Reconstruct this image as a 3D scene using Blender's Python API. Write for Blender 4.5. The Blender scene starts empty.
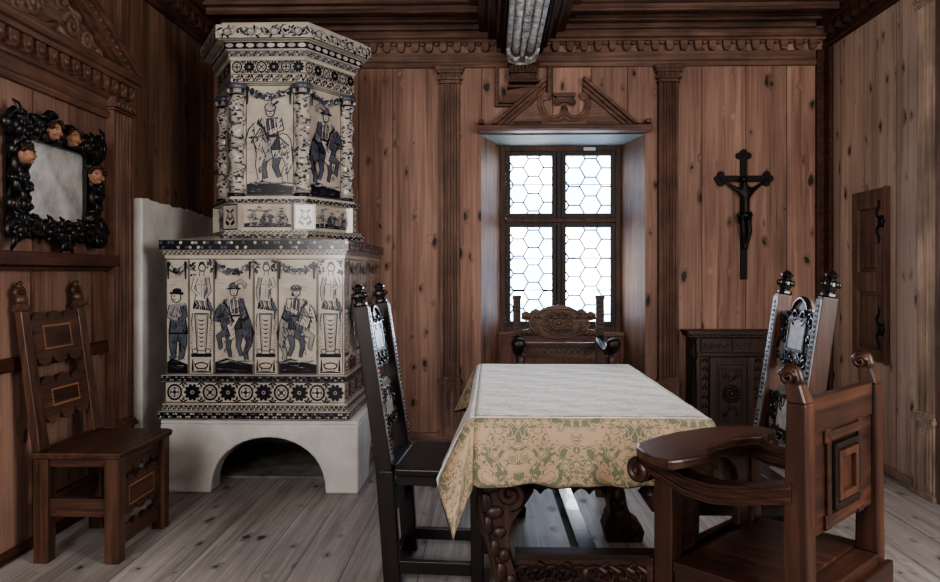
import bpy, math, random
from mathutils import Vector, Matrix
RN = random.Random(11)
scene = bpy.context.scene
C = scene.collection
PI = math.pi
V = Vector

# ------------------------------------------------------------------ mesh helpers
def FR(o, a, b, n):
    """matrix taking (a, b, n) coordinates to the room"""
    a, b, n = V(a).normalized(), V(b).normalized(), V(n).normalized()
    return Matrix(((a.x, b.x, n.x, o[0]), (a.y, b.y, n.y, o[1]), (a.z, b.z, n.z, o[2]), (0, 0, 0, 1)))

class MB:
    def __init__(s):
        s.v, s.f, s.m, s.s = [], [], [], []
    def add(s, vs, fs, mi=0, smooth=False, M=None):
        b = len(s.v)
        for p in vs:
            p = V(p)
            s.v.append(M @ p if M is not None else p)
        for f in fs:
            s.f.append([b + i for i in f]); s.m.append(mi); s.s.append(smooth)
        return s
    def box(s, x0, x1, y0, y1, z0, z1, mi=0, M=None):
        vs = [(x, y, z) for z in (z0, z1) for y in (y0, y1) for x in (x0, x1)]
        return s.add(vs, [(0, 2, 3, 1), (4, 5, 7, 6), (0, 1, 5, 4), (2, 6, 7, 3), (0, 4, 6, 2), (1, 3, 7, 5)], mi, False, M)
    def hexa(s, bot, top, mi=0, M=None):
        n = len(bot)
        fs = [tuple(range(n))[::-1], tuple(range(n, 2 * n))]
        for i in range(n):
            j = (i + 1) % n
            fs.append((i, j, n + j, n + i))
        return s.add(list(bot) + list(top), fs, mi, False, M)
    def prism(s, poly, t0, t1, M=None, mi=0):
        ar = sum(poly[i - 1][0] * poly[i][1] - poly[i][0] * poly[i - 1][1] for i in range(len(poly)))
        if ar < 0: poly = poly[::-1]
        return s.hexa([(p[0], p[1], t0) for p in poly], [(p[0], p[1], t1) for p in poly], mi, M)
    def ext(s, prof, p0, p1, out, up, mi=0):
        p0, p1 = V(p0), V(p1)
        L = (p1 - p0).length
        M = FR(p0, out, up, p1 - p0)
        flip = M.to_3x3().determinant() < 0
        n0 = len(s.f)
        s.prism(prof, 0, L, M, mi)
        if flip:
            for i in range(n0, len(s.f)): s.f[i] = s.f[i][::-1]
        return s
    def tube(s, path, r, n=8, mi=0, M=None, flat=1.0, upv=None, smooth=True):
        P = [V(p) for p in path]
        k = len(P)
        rr = r if isinstance(r, (list, tuple)) else [r] * k
        vs, prev = [], None
        for i in range(k):
            t = (P[min(i + 1, k - 1)] - P[max(i - 1, 0)])
            t = t.normalized() if t.length > 1e-9 else V((0, 0, 1))
            if prev is None:
                u = V(upv) if upv else (V((0, 0, 1)) if abs(t.z) < .9 else V((1, 0, 0)))
            else: u = prev
            u = u - t * u.dot(t)
            u = u.normalized() if u.length > 1e-6 else t.orthogonal().normalized()
            prev = u
            w = t.cross(u)
            for j in range(n):
                a = 2 * PI * j / n + PI / n
                vs.append(P[i] + u * (math.cos(a) * rr[i] * flat) + w * (math.sin(a) * rr[i]))
        fs = []
        for i in range(k - 1):
            for j in range(n):
                q = (j + 1) % n
                fs.append((i * n + j, i * n + q, (i + 1) * n + q, (i + 1) * n + j))
        fs.append(tuple(range(n))[::-1]); fs.append(tuple((k - 1) * n + j for j in range(n)))
        return s.add(vs, fs, mi, smooth, M)
    def lathe(s, prof, n=14, mi=0, M=None, smooth=True, sq=False):
        vs, k = [], len(prof)
        for (r, z) in prof:
            for j in range(n):
                a = 2 * PI * (j + .5) / n
                q = r / math.cos(PI / 4) if sq else r
                vs.append((q * math.cos(a), q * math.sin(a), z))
        fs = []
        for i in range(k - 1):
            for j in range(n):
                q = (j + 1) % n
                fs.append((i * n + j, i * n + q, (i + 1) * n + q, (i + 1) * n + j))
        fs.append(tuple(range(n))[::-1]); fs.append(tuple((k - 1) * n + j for j in range(n)))
        return s.add(vs, fs, mi, smooth, M)
    def ball(s, c, r, n=10, k=6, mi=0, M=None):
        rx, ry, rz = (r, r, r) if not isinstance(r, (tuple, list)) else r
        vs = [(c[0], c[1], c[2] - rz)]
        for i in range(1, k):
            p = -PI / 2 + PI * i / k
            for j in range(n):
                a = 2 * PI * j / n
                vs.append((c[0] + rx * math.cos(p) * math.cos(a), c[1] + ry * math.cos(p) * math.sin(a), c[2] + rz * math.sin(p)))
        vs.append((c[0], c[1], c[2] + rz))
        fs = []
        for j in range(n):
            q = (j + 1) % n
            fs.append((0, 1 + q, 1 + j))
            for i in range(k - 2):
                fs.append((1 + i * n + j, 1 + i * n + q, 1 + (i + 1) * n + q, 1 + (i + 1) * n + j))
            fs.append((1 + (k - 2) * n + j, 1 + (k - 2) * n + q, len(vs) - 1))
        return s.add(vs, fs, mi, True, M)
    def obj(s, name, mats, parent=None, org=(0, 0, 0), bevel=0, kind=None):
        o3 = V(org)
        me = bpy.data.meshes.new(name)
        me.from_pydata([tuple(p - o3) for p in s.v], [], s.f)
        if not isinstance(mats, (list, tuple)): mats = [mats]
        for m in mats: me.materials.append(m)
        for p, mi, sm in zip(me.polygons, s.m, s.s):
            p.material_index = mi; p.use_smooth = sm
        me.update()
        o = bpy.data.objects.new(name, me)
        C.objects.link(o)
        if parent is not None: o.parent = parent
        else: o.location = o3
        if bevel:
            b = o.modifiers.new('bevel', 'BEVEL'); b.width = bevel; b.segments = 2; b.limit_method = 'ANGLE'; b.angle_limit = math.radians(40)
        if kind: o['kind'] = kind
        return o

def thing(name, label, cat, loc=(0, 0, 0), rz=0, group=None):
    o = bpy.data.objects.new(name, None); C.objects.link(o)
    o.empty_display_size = .1
    o.location = loc; o.rotation_euler = (0, 0, rz)
    o['label'] = label; o['category'] = cat
    if group: o['group'] = group
    return o

def copy_tree(o, parent=None):
    c = o.copy(); C.objects.link(c)
    if parent is not None: c.parent = parent
    for ch in list(o.children): copy_tree(ch, c)
    return c

def spiral(cx, cy, r0, r1, a0, turns, n=20, z=0.0):
    return [(cx + (r0 + (r1 - r0) * i / n) * math.cos(a0 + 2 * PI * turns * i / n),
             cy + (r0 + (r1 - r0) * i / n) * math.sin(a0 + 2 * PI * turns * i / n), z) for i in range(n + 1)]

def arc(cx, cy, r, a0, a1, n=12, ry=None):
    ry = r if ry is None else ry
    return [(cx + r * math.cos(a0 + (a1 - a0) * i / n), cy + ry * math.sin(a0 + (a1 - a0) * i / n)) for i in range(n + 1)]

# ------------------------------------------------------------------ materials
def lin(c):
    return tuple(((x / 255.) / 12.92 if x / 255. <= .04045 else ((x / 255. + .055) / 1.055) ** 2.4) for x in c) + (1.0,)

class NT:
    def __init__(s, name):
        s.mat = bpy.data.materials.new(name); s.mat.use_nodes = True
        s.t = s.mat.node_tree; s.b = s.t.nodes['Principled BSDF']
    def n(s, kind, **kw):
        nd = s.t.nodes.new(kind)
        for k, v in kw.items():
            if k.startswith('i_'):
                key = k[2:]
                nd.inputs[int(key) if key.isdigit() else key.replace('_', ' ')].default_value = v
            else: setattr(nd, k, v)
        return nd
    def l(s, a, b): s.t.links.new(a, b)
    def math(s, op, a, b=None, clamp=False):
        nd = s.n('ShaderNodeMath', operation=op, use_clamp=clamp)
        for i, x in enumerate((a, b)):
            if x is None: continue
            if isinstance(x, (int, float)): nd.inputs[i].default_value = x
            else: s.l(x, nd.inputs[i])
        return nd.outputs[0]
    def ramp(s, fac, stops, interp='LINEAR'):
        nd = s.n('ShaderNodeValToRGB'); cr = nd.color_ramp; cr.interpolation = interp
        while len(cr.elements) < len(stops): cr.elements.new(.5)
        for e, (p, c) in zip(cr.elements, stops):
            e.position = p; e.color = c if len(c) == 4 else tuple(c) + (1,)
        s.l(fac, nd.inputs[0]); return nd.outputs[0]
    def mix(s, fac, a, b, mode='MIX'):
        nd = s.n('ShaderNodeMix', data_type='RGBA', blend_type=mode)
        for i, x in ((0, fac), (6, a), (7, b)):
            if isinstance(x, (int, float)): nd.inputs[i].default_value = x
            elif isinstance(x, tuple): nd.inputs[i].default_value = x
            else: s.l(x, nd.inputs[i])
        return nd.outputs[2]
    def coords(s, kind):
        if kind == 'world': return s.n('ShaderNodeNewGeometry').outputs['Position']
        return s.n('ShaderNodeTexCoord').outputs['Object']
    def noise(s, vec, scale, detail=3, rough=.55, dist=0.0):
        nd = s.n('ShaderNodeTexNoise'); nd.inputs['Scale'].default_value = scale; nd.inputs['Detail'].default_value = detail
        nd.inputs['Roughness'].default_value = rough; nd.inputs['Distortion'].default_value = dist
        s.l(vec, nd.inputs['Vector']); return nd.outputs['Fac']
    def scale(s, vec, sc):
        nd = s.n('ShaderNodeVectorMath', operation='MULTIPLY'); nd.inputs[1].default_value = sc
        s.l(vec, nd.inputs[0]); return nd.outputs[0]
    def bump(s, h, strength=.3, dist=.01):
        nd = s.n('ShaderNodeBump'); nd.inputs['Strength'].default_value = strength; nd.inputs['Distance'].default_value = dist
        s.l(h, nd.inputs['Height']); s.l(nd.outputs[0], s.b.inputs['Normal'])
    def set(s, **kw):
        for k, v in kw.items(): s.b.inputs[k.replace('_', ' ')].default_value = v

_wc = {}
def wood(key, dark, mid, light, axis='z', rough=.45, spec=.4, coat=0, grain=28, bumpy=.15, world=False):
    """fine-grained furniture wood, grain running along AXIS"""
    k = (key, axis)
    if k in _wc: return _wc[k]
    t = NT(key + '_grain_' + axis)
    sc = [grain, grain, grain]; sc['xyz'.index(axis)] = 1.6
    vec = t.coords('world' if world else 'obj')
    g = t.noise(t.scale(vec, sc), 1.0, 4, .6, .8)
    big = t.noise(vec, 3.5, 3, .6)
    col = t.ramp(g, [(.3, lin(dark)), (.52, lin(mid)), (.75, lin(light))])
    m = t.ramp(big, [(.3, (.55, .55, .55)), (.7, (1.15, 1.1, 1.06))])
    t.l(t.mix(1.0, col, m, 'MULTIPLY'), t.b.inputs['Base Color'])
    t.set(Roughness=rough, Specular_IOR_Level=spec, Coat_Weight=coat, Coat_Roughness=.25)
    t.bump(g, bumpy, .004)
    _wc[k] = t.mat
    return t.mat

def planks(name, dark, mid, light, a, b, freq, knot=1.0, rough=.6, spec=.3, seam=.0035, tint=.28, stain=None, rand=.75, fade=None):
    """board wall: A = axis across the boards, B = axis along them (room coordinates)"""
    t = NT(name)
    sp = t.n('ShaderNodeSeparateXYZ'); t.l(t.coords('world'), sp.inputs[0])
    A, B = sp.outputs['xyz'.index(a)], sp.outputs['xyz'.index(b)]
    other = sp.outputs[[c for c in range(3) if c not in ('xyz'.index(a), 'xyz'.index(b))][0]]
    w = t.math('ADD', t.math('MULTIPLY', A, freq), 7.31)
    v1 = t.n('ShaderNodeTexVoronoi', voronoi_dimensions='1D', feature='DISTANCE_TO_EDGE'); v1.inputs['Scale'].default_value = 1; v1.inputs['Randomness'].default_value = rand
    t.l(w, v1.inputs['W'])
    v2 = t.n('ShaderNodeTexVoronoi', voronoi_dimensions='1D', feature='F1'); v2.inputs['Scale'].default_value = 1; v2.inputs['Randomness'].default_value = rand
    t.l(w, v2.inputs['W'])
    rs = t.n('ShaderNodeSeparateColor'); t.l(v2.outputs['Color'], rs.inputs[0])
    rnd, rnd2 = rs.outputs[0], rs.outputs[1]
    cmb = t.n('ShaderNodeCombineXYZ'); t.l(A, cmb.inputs[0]); t.l(t.math('ADD', B, t.math('MULTIPLY', rnd, 9)), cmb.inputs[1]); t.l(other, cmb.inputs[2])
    vec = cmb.outputs[0]
    # knots
    kn = t.n('ShaderNodeTexNoise'); kn.inputs['Scale'].default_value = 14; kn.inputs['Detail'].default_value = 2; t.l(vec, kn.inputs['Vector'])
    kvm = t.n('ShaderNodeVectorMath', operation='SCALE'); kvm.inputs['Scale'].default_value = .28; t.l(kn.outputs['Color'], kvm.inputs[0])
    kva = t.n('ShaderNodeVectorMath', operation='ADD'); t.l(t.scale(vec, (6.5, 3.6, 1)), kva.inputs[0]); t.l(kvm.outputs[0], kva.inputs[1])
    kv = t.n('ShaderNodeTexVoronoi', voronoi_dimensions='2D', feature='F1'); kv.inputs['Scale'].default_value = 1
    t.l(kva.outputs[0], kv.inputs['Vector'])
    kc = t.n('ShaderNodeSeparateColor'); t.l(kv.outputs['Color'], kc.inputs[0])
    kr = t.math('MULTIPLY', t.math('POWER', t.math('MAXIMUM', t.math('SUBTRACT', kc.outputs[1], .35), 0), 2.2), .30 * knot)
    kd = t.math('SUBTRACT', kv.outputs['Distance'], kr)
    gate = t.math('GREATER_THAN', kc.outputs[1], .45)
    kcore = t.ramp(kd, [(.0, (1, 1, 1)), (.03, (0, 0, 0))])
    khalo = t.ramp(kd, [(.0, (1, 1, 1)), (.16, (0, 0, 0))])
    # grain bends round the knots
    off = t.n('ShaderNodeCombineXYZ'); t.l(t.math('MULTIPLY', khalo, .05), off.inputs[0])
    va = t.n('ShaderNodeVectorMath', operation='ADD'); t.l(vec, va.inputs[0]); t.l(off.outputs[0], va.inputs[1])
    g = t.noise(t.scale(va.outputs[0], (46, 1.3, 3)), 1.0, 4, .62, .5)
    g2 = t.noise(t.scale(va.outputs[0], (9, .55, 3)), 1.0, 3, .55, .7)
    gg = t.math('ADD', t.math('MULTIPLY', g, .5), t.math('MULTIPLY', g2, .5))
    col = t.ramp(gg, [(.33, lin(dark)), (.5, lin(mid)), (.68, lin(light))])
    bri = t.ramp(rnd2, [(0, (1 - tint, 1 - tint, 1 - tint)), (1, (1 + tint * .55, 1 + tint * .5, 1 + tint * .45))])
    col = t.mix(1.0, col, bri, 'MULTIPLY')
    col = t.mix(t.math('MULTIPLY', t.math('MULTIPLY', khalo, gate), .5), col, lin(tuple(x * .62 for x in dark)))
    col = t.mix(t.math('MULTIPLY', t.math('MULTIPLY', kcore, gate), .85), col, lin(tuple(x * .35 for x in dark)))
    pat = t.noise(t.scale(vec, (1.1, .9, 1.1)), 1.0, 4, .6)
    col = t.mix(1.0, col, t.ramp(pat, [(.3, (.72, .70, .69)), (.62, (1.06, 1.05, 1.04))]), 'MULTIPLY')
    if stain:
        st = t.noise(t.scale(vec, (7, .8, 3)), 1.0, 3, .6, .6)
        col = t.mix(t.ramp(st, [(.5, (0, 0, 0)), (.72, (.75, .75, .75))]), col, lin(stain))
    sm = t.ramp(v1.outputs['Distance'], [(seam * freq * .4, (1, 1, 1)), (seam * freq, (0, 0, 0))])
    col = t.mix(t.math('MULTIPLY', sm, .8), col, lin(tuple(x * .22 for x in dark)))
    t.l(col, t.b.inputs['Base Color'])
    t.set(Roughness=rough, Specular_IOR_Level=spec)
    h = t.math('SUBTRACT', t.math('MULTIPLY', gg, .25), sm)
    t.bump(h, .5, .004)
    return t.mat

def plain(name, col, rough=.6, spec=.3, metal=0, var=.12, scale=9, bumpy=0, coat=0, dark=None):
    t = NT(name)
    vec = t.coords('obj')
    n = t.noise(vec, scale, 4, .6)
    d = dark or tuple(x * (1 - var) for x in col)
    l = tuple(min(255, x * (1 + var * .5)) for x in col)
    t.l(t.ramp(n, [(.3, lin(d)), (.7, lin(l))]), t.b.inputs['Base Color'])
    t.set(Roughness=rough, Specular_IOR_Level=spec, Metallic=metal, Coat_Weight=coat)
    if bumpy: t.bump(n, bumpy, .01)
    return t.mat

M = {}
M['pine'] = planks('pine_wall_boards', (116, 90, 78), (161, 127, 112), (191, 158, 140), 'x', 'z', 3.7, 1.0)
M['pine_left'] = planks('pine_panel_boards', (107, 82, 72), (144, 114, 101), (171, 140, 123), 'y', 'z', 3.0, .9)
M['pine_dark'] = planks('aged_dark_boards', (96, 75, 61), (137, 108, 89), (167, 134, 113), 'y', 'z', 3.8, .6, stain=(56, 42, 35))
M['pine_right'] = planks('pale_pine_boards', (165, 142, 127), (212, 189, 173), (236, 215, 200), 'y', 'z', 3.0, .8, tint=.2)
M['pine_floor'] = planks('bleached_floor_boards', (130, 124, 119), (172, 167, 163), (201, 198, 195), 'x', 'y', 4.4, .9, rough=.5, spec=.35, seam=.0026, tint=.16)
M['pine_ceil'] = planks('ceiling_boards', (90, 69, 59), (121, 95, 83), (144, 116, 103), 'y', 'x', 4.0, .8)
M['trim_x'] = wood('pine_trim', (97, 76, 66), (137, 108, 95), (163, 132, 116), 'x', .6, .3, 0, 40, .2, True)
M['trim_y'] = wood('pine_trim', (91, 72, 64), (128, 103, 92), (152, 126, 112), 'y', .6, .3, 0, 40, .2, True)
M['trim_z'] = wood('pine_trim', (91, 72, 64), (128, 103, 92), (152, 126, 112), 'z', .6, .3, 0, 40, .2, True)
M['reveal'] = wood('reveal_board', (88, 63, 51), (121, 92, 75), (145, 114, 96), 'z', .6, .3, 0, 40, .2, True)
M['red_z'] = wood('reddish_trim', (82, 59, 51), (113, 84, 72), (137, 106, 92), 'z', .55, .3, 0, 40, .2, True)
M['red_y'] = wood('reddish_trim', (82, 59, 51), (113, 84, 72), (137, 106, 92), 'y', .55, .3, 0, 40, .2, True)
M['red_x'] = wood('reddish_trim', (82, 59, 51), (113, 84, 72), (137, 106, 92), 'x', .55, .3, 0, 40, .2, True)
M['shelf_y'] = wood('dark_shelf', (54, 34, 28), (83, 53, 44), (103, 68, 56), 'y', .5, .3, 0, 40, .2, True)
M['pale_z'] = wood('pale_trim', (132, 112, 98), (178, 158, 142), (204, 186, 170), 'z', .6, .3, 0, 40, .2, True)
M['ceil_x'] = wood('ceiling_trim', (77, 60, 52), (114, 89, 78), (140, 112, 98), 'x', .6, .3, 0, 40, .2, True)
M['ceil_y'] = wood('ceiling_trim', (77, 60, 52), (114, 89, 78), (140, 112, 98), 'y', .6, .3, 0, 40, .2, True)
M['dark_y'] = wood('dark_cornice', (55, 38, 30), (90, 64, 52), (116, 84, 68), 'y', .6, .3, 0, 40, .2, True)
M['plaster'] = plain('white_plaster', (214, 212, 208), .85, .2, 0, .1, 5, .35)
M['ash'] = plain('sooty_stone', (133, 129, 124), .9, .1, 0, .3, 6, .3)
M['soot'] = plain('sooty_plaster', (129, 124, 117), .9, .1, 0, .45, 5, .3)
def oak(ax): return wood('old_oak', (34, 20, 15), (62, 38, 28), (94, 61, 46), ax, .4, .45, .06, 34, .2)
def walnut(ax): return wood('dark_walnut', (13, 9, 8), (27, 18, 15), (44, 29, 24), ax, .42, .4, .04, 34, .15)
def cherry(ax): return wood('reddish_walnut', (46, 30, 23), (83, 56, 44), (113, 80, 64), ax, .42, .45, .1, 34, .2)
def carved(ax): return wood('carved_dark_oak', (29, 18, 15), (56, 37, 30), (88, 61, 50), ax, .45, .45, .05, 34, .2)
M['cornerdark'] = plain('blackened_wood', (31, 22, 18), .6, .3)
M['black'] = plain('black_lacquer', (14, 13, 13), .36, .5, 0, .3, 14)
M['bronze'] = plain('dark_carved_figure', (30, 25, 23), .5, .4, 0, .3, 14)
M['crestlight'] = wood('highlit_raised_carving', (62, 46, 39), (97, 75, 65), (129, 107, 94), 'y', .5, .4, .05, 34, .2)  # lighter than the crest, paints lit edges onto the relief
M['crestcarve'] = wood('highlit_carved_oak', (50, 37, 31), (86, 66, 57), (124, 102, 90), 'y', .5, .4, .05, 34, .2)  # lighter version of the dark carved oak, highlights put into the colour
M['ebony'] = plain('ebonised_wood', (20, 18, 19), .25, .6, 0, .3, 20, 0, .3)
M['ivory'] = plain('pale_engraved_plate', (178, 180, 182), .3, .5, 0, .22, 40)
M['ebony_glare'] = plain('ebony_window_glare', (126, 126, 128), .3, .6, 0, .3, 40)  # pale grey paints window glare onto glossy black ebony
M['inlay'] = plain('light_wood_inlay', (168, 122, 84), .5, .3)
M['iron'] = plain('wrought_iron', (30, 30, 33), .5, .5, .6)
M['lead'] = plain('lead_cames', (44, 44, 48), .6, .4, .3)
M['sash'] = wood('dark_window_wood', (26, 20, 18), (44, 35, 31), (60, 48, 42), 'z', .5, .4, 0, 40, .2, True)
M['winframe'] = wood('window_frame_wood', (65, 45, 38), (88, 65, 55), (106, 81, 69), 'z', .55, .3, 0, 40, .2, True)
M['soffit'] = plain('window_lit_board', (128, 136, 136), .7, .3, 0, .15, 4)  # grey-blue puts reflected window light into the soffit's colour
M['parapet'] = wood('red_brown_panel', (77, 46, 39), (102, 64, 55), (118, 78, 68), 'z', .5, .35, 0, 40, .15, True)
M['weathered'] = plain('weathered_grey_carving', (180, 179, 177), .7, .3, 0, .45, 26, .4)
M['flesh'] = plain('painted_flesh', (150, 112, 88), .5, .4, 0, .18, 20)
M['hairdark'] = plain('carved_dark_hair', (46, 30, 22), .5, .3, 0, .3, 30)
M['tile'] = plain('cream_glazed_tile', (193, 184, 171), .22, .5, 0, .1, 7, 0, .3)
M['wash'] = plain('pale_grey_glaze', (158, 154, 152), .22, .5, 0, .15, 12)
M['mid'] = plain('blue_grey_glaze', (84, 88, 100), .22, .5, 0, .25, 14)
M['ink'] = plain('dark_navy_glaze', (24, 26, 36), .22, .5, 0, .3, 14)
INK = [M['tile'], M['wash'], M['mid'], M['ink']]
# aged mirror glass, its pale base colour standing in for a bright reflection
t = NT('aged_mirror_glass')
n = t.noise(t.scale(t.coords('obj'), (9, 9, 9)), 1, 5, .65)
t.l(t.ramp(n, [(.3, lin((170, 168, 166))), (.65, lin((236, 236, 235)))]), t.b.inputs['Base Color'])
t.set(Metallic=.3, Roughness=.3); M['mirror'] = t.mat
# leaded window glass: clear old glass with a faint milky body
t = NT('leaded_window_glass')
out = t.t.nodes['Material Output']
tr = t.n('ShaderNodeBsdfTransparent'); tl = t.n('ShaderNodeBsdfTranslucent'); mx = t.n('ShaderNodeMixShader')
n = t.noise(t.coords('world'), 3.2, 2, .5)
t.l(t.ramp(n, [(.42, (.60, .70, .84)), (.56, (1, 1, 1))]), tr.inputs[0])
tl.inputs[0].default_value = (.9, .94, 1, 1); mx.inputs[0].default_value = .15
t.l(tr.outputs[0], mx.inputs[1]); t.l(tl.outputs[0], mx.inputs[2]); t.l(mx.outputs[0], out.inputs['Surface'])
M['glass'] = t.mat
# ------------------------------------------------------------------ the room
XL, XR, YB, YF, ZC = -2.0, 2.36, 5.36, -1.3, 2.96
WX0, WX1, WZ1 = -.07, 1.094, 2.183        # window recess at the wall face
IX0, IX1, IY = .075, .978, 5.70           # inner end of the splayed recess
S = 'structure'
MB().box(XL - .3, XR + .3, YF - .2, YB + .6, -.08, 0).obj('floor', M['pine_floor'], kind=S)
m = MB()
m.box(XL - .1, WX0, YB, YB + .1, 0, 3.06).box(WX1, XR + .1, YB, YB + .1, 0, 3.06).box(WX0, WX1, YB, YB + .1, WZ1, 3.06)
m.obj('wall_back', M['pine'], kind=S)
# outer masonry round the window, keeps daylight out everywhere but the window itself
m = MB()
m.prism([(XL - .4, YB + .1), (WX0 + .0, YB + .1), (IX0 - .022, IY), (IX0 - .022, YB + .5), (XL - .4, YB + .5)], -.1, 3.2)
m.prism([(XR + .4, YB + .1), (WX1 - .0, YB + .1), (IX1 + .022, IY), (IX1 + .022, YB + .5), (XR + .4, YB + .5)], -.1, 3.2)
m.box(IX0 - .021, IX1 + .021, YB + .345, YB + .5, 2.182, 3.2).box(IX0 - .021, IX1 + .021, YB + .372, YB + .5, -.1, .72)
m.box(WX0, WX1, YB + .1, YB + .345, 2.2, 3.2)
m.obj('wall_back_masonry', M['soot'], kind=S)
m = MB()
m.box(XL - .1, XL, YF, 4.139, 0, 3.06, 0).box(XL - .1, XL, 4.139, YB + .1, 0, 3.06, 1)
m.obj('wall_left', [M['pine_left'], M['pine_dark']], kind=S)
MB().box(XR, XR + .1, YF, YB + .1, 0, 3.06).obj('wall_right', M['pine_right'], kind=S)
MB().box(XL - .1, XR + .1, YF - .1, YF, 0, 3.06).obj('wall_front', M['pine'], kind=S)
MB().box(XL - .1, XR + .1, YF - .1, YB + .1, 3.06, 3.16).obj('ceiling', M['pine_ceil'], kind=S)

# ceiling mouldings along the back wall: broad stepped boards
m = MB()
for (y0, y1, z) in ((5.20, 5.359, 2.885), (5.12, 5.2, 2.915), (4.93, 5.12, 2.945), (4.86, 4.93, 2.90), (4.80, 4.86, 2.93), (4.3, 4.80, 2.975)):
    m.box(XL + .13, XR - .13, y0, y1, z, 3.059)
for (y, z) in ((5.12, 2.92), (4.87, 2.9)):
    m.tube([(XL + .13, y, z), (XR - .13, y, z)], .014, 8)
m.obj('trim_1', M['ceil_x'], bevel=.006, kind=S)

# cornice on the back wall: architrave strip, frieze, dentils with round ends, crown
m = MB()
m.ext([(0, 2.655), (.018, 2.66), (.03, 2.675), (.03, 2.69), (.016, 2.70), (.016, 2.765), (0, 2.765)], (XL, YB - .001, 0), (XR, YB - .001, 0), (0, -1, 0), (0, 0, 1))
m.ext([(0, 2.83), (.05, 2.83), (.06, 2.845), (.085, 2.85), (.10, 2.87), (.12, 2.885), (.12, 2.9), (0, 2.9)], (XL, YB - .001, 0), (XR, YB - .001, 0), (0, -1, 0), (0, 0, 1))
x = XL + .06
while x < XR - .05:
    pl = [(x - .027, 2.835), (x - .024, 2.79)] + arc(x, 2.785, .022, PI, 2 * PI, 6, .02) + [(x + .024, 2.79), (x + .027, 2.835)]
    m.prism(pl, 0, .042, FR((0, YB - .001, 0), (1, 0, 0), (0, 0, 1), (0, -1, 0)))
    m.prism(arc(x + .05, 2.832, .02, PI, 2 * PI, 6, .022), 0, .03, FR((0, YB - .001, 0), (1, 0, 0), (0, 0, 1), (0, -1, 0)))
    x += .1
m.obj('trim_2', M['trim_x'], bevel=.003, kind=S)

def side_cornice(nm, X, d, mat, mat2):
    m = MB()
    pr = [(0, 2.765), (.02, 2.77), (.03, 2.79), (.02, 2.80), (.02, 2.845), (0, 2.845)]
    pr2 = [(0, 2.895), (.07, 2.895), (.085, 2.915), (.12, 2.92), (.14, 2.95), (.16, 2.96), (.16, 2.99), (0, 2.99)]
    for p in (pr, pr2): m.ext(p, (X, 1.0, 0), (X, YB - .002, 0), (d, 0, 0), (0, 0, 1))
    m.box(min(X, X + d * .025), max(X, X + d * .025), 1.0, YB - .002, 2.84, 2.9)
    y = 1.05
    while y < YB - .13:
        z0 = 2.85
        pl = [(y - .034, 2.9), (y - .034, 2.86)] + arc(y, 2.86, .028, PI, 2 * PI, 6, .03) + [(y + .034, 2.86), (y + .034, 2.9)]
        m.prism(pl, 0, .068, FR((X, 0, 0), (0, 1, 0), (0, 0, 1), (d, 0, 0)))
        y += .115
    m.obj(nm, mat, bevel=.003, kind=S)
side_cornice('trim_3', XL + .001, 1, M['dark_y'], None)
side_cornice('trim_4', XR - .001, -1, M['dark_y'], None)
# blackened boards against the corners, and a corner post on the right
MB().box(XR - .075, XR - .001, YB - .045, YB - .001, 0, 2.76).box(XR - .03, XR - .001, YB - .13, YB - .045, 0, 2.76).obj('trim_5', M['shelf_y'], bevel=.004, kind=S)

def pilaster(nm, o, a, n, w, z0, zp, zs, zt, mz, dep=.035, base=.0, cap_w=.2, dark=None):
    """fluted pilaster; o = foot at the wall face, a = sideways, n = out of the wall"""
    m = MB()
    K = FR(o, a, n, (0, 0, 1)); flip = K.to_3x3().determinant() < 0
    if flip: K = FR(o, tuple(-q for q in a), n, (0, 0, 1))
    h = w / 2; poly = [(-h, 0), (-h, dep)]
    nf = 5; step = (w - .03) / nf
    for i in range(nf):
        c = -h + .015 + step * (i + .5)
        poly += [(c - step * .36, dep), (c - step * .2, dep - .012), (c + step * .2, dep - .012), (c + step * .36, dep)]
    poly += [(h, dep), (h, 0)]
    m.prism(poly, zp + .02, zs, K)
    # pedestal with a raised frame
    m.box(-h - .008, h + .008, 0, dep + .008, z0, zp - .03, 0, K)
    m.box(-h + .012, h - .012, dep + .008, dep + .014, z0 + .05, zp - .06, 0, K)
    m.box(-h + .03, h - .03, dep + .014, dep + .019, z0 + .07, zp - .08, 0, K)
    for (e, q0, q1) in ((.022, zp - .03, zp - .01), (.014, zp - .01, zp + .005), (.005, zp + .005, zp + .02), (.02, z0, z0 + .03)):
        m.box(-h - e, h + e, 0, dep + e, q0, q1, 0, K)
    # capital: stepped and flaring
    d = (cap_w - w) / 2
    H = zt - zs
    for (f0, f1, e) in ((0, .08, .012), (.08, .22, .002), (.22, .34, .02), (.34, .62, .01), (.62, .8, d * .75), (.8, 1.0, d)):
        m.box(-h - e, h + e, 0, dep + .004 + e * .9, zs + H * f0, zs + H * f1, 0, K)
    for i in range(5):
        c = -h + w * (i + .5) / 5
        m.tube([(c, dep + .012, zs + H * .36), (c, dep + .02, zs + H * .6)], .009, 6, 0, K)
    m.obj(nm, mz, bevel=.002, kind=S)
pilaster('trim_6', (-.292, YB - .001, 0), (1, 0, 0), (0, -1, 0), .135, .04, .434, 2.54, 2.655, M['trim_z'])
pilaster('trim_7', (1.252, YB - .001, 0), (1, 0, 0), (0, -1, 0), .135, .04, .434, 2.54, 2.655, M['red_z'])
pilaster('trim_8', (XR - .001, 4.055, 0), (0, 1, 0), (-1, 0, 0), .165, .0, .434, 2.62, 2.765, M['pale_z'], dep=.05)
MB().box(XR - .052, XR - .001, 3.85, 3.965, 0, 2.75).obj('trim_9', M['trim_z'], bevel=.003, kind=S)
pilaster('trim_10', (XL + .001, 3.935, 0), (0, 1, 0), (1, 0, 0), .205, .0, .40, 2.04, 2.11, M['red_z'], dep=.045, cap_w=.215)
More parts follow.
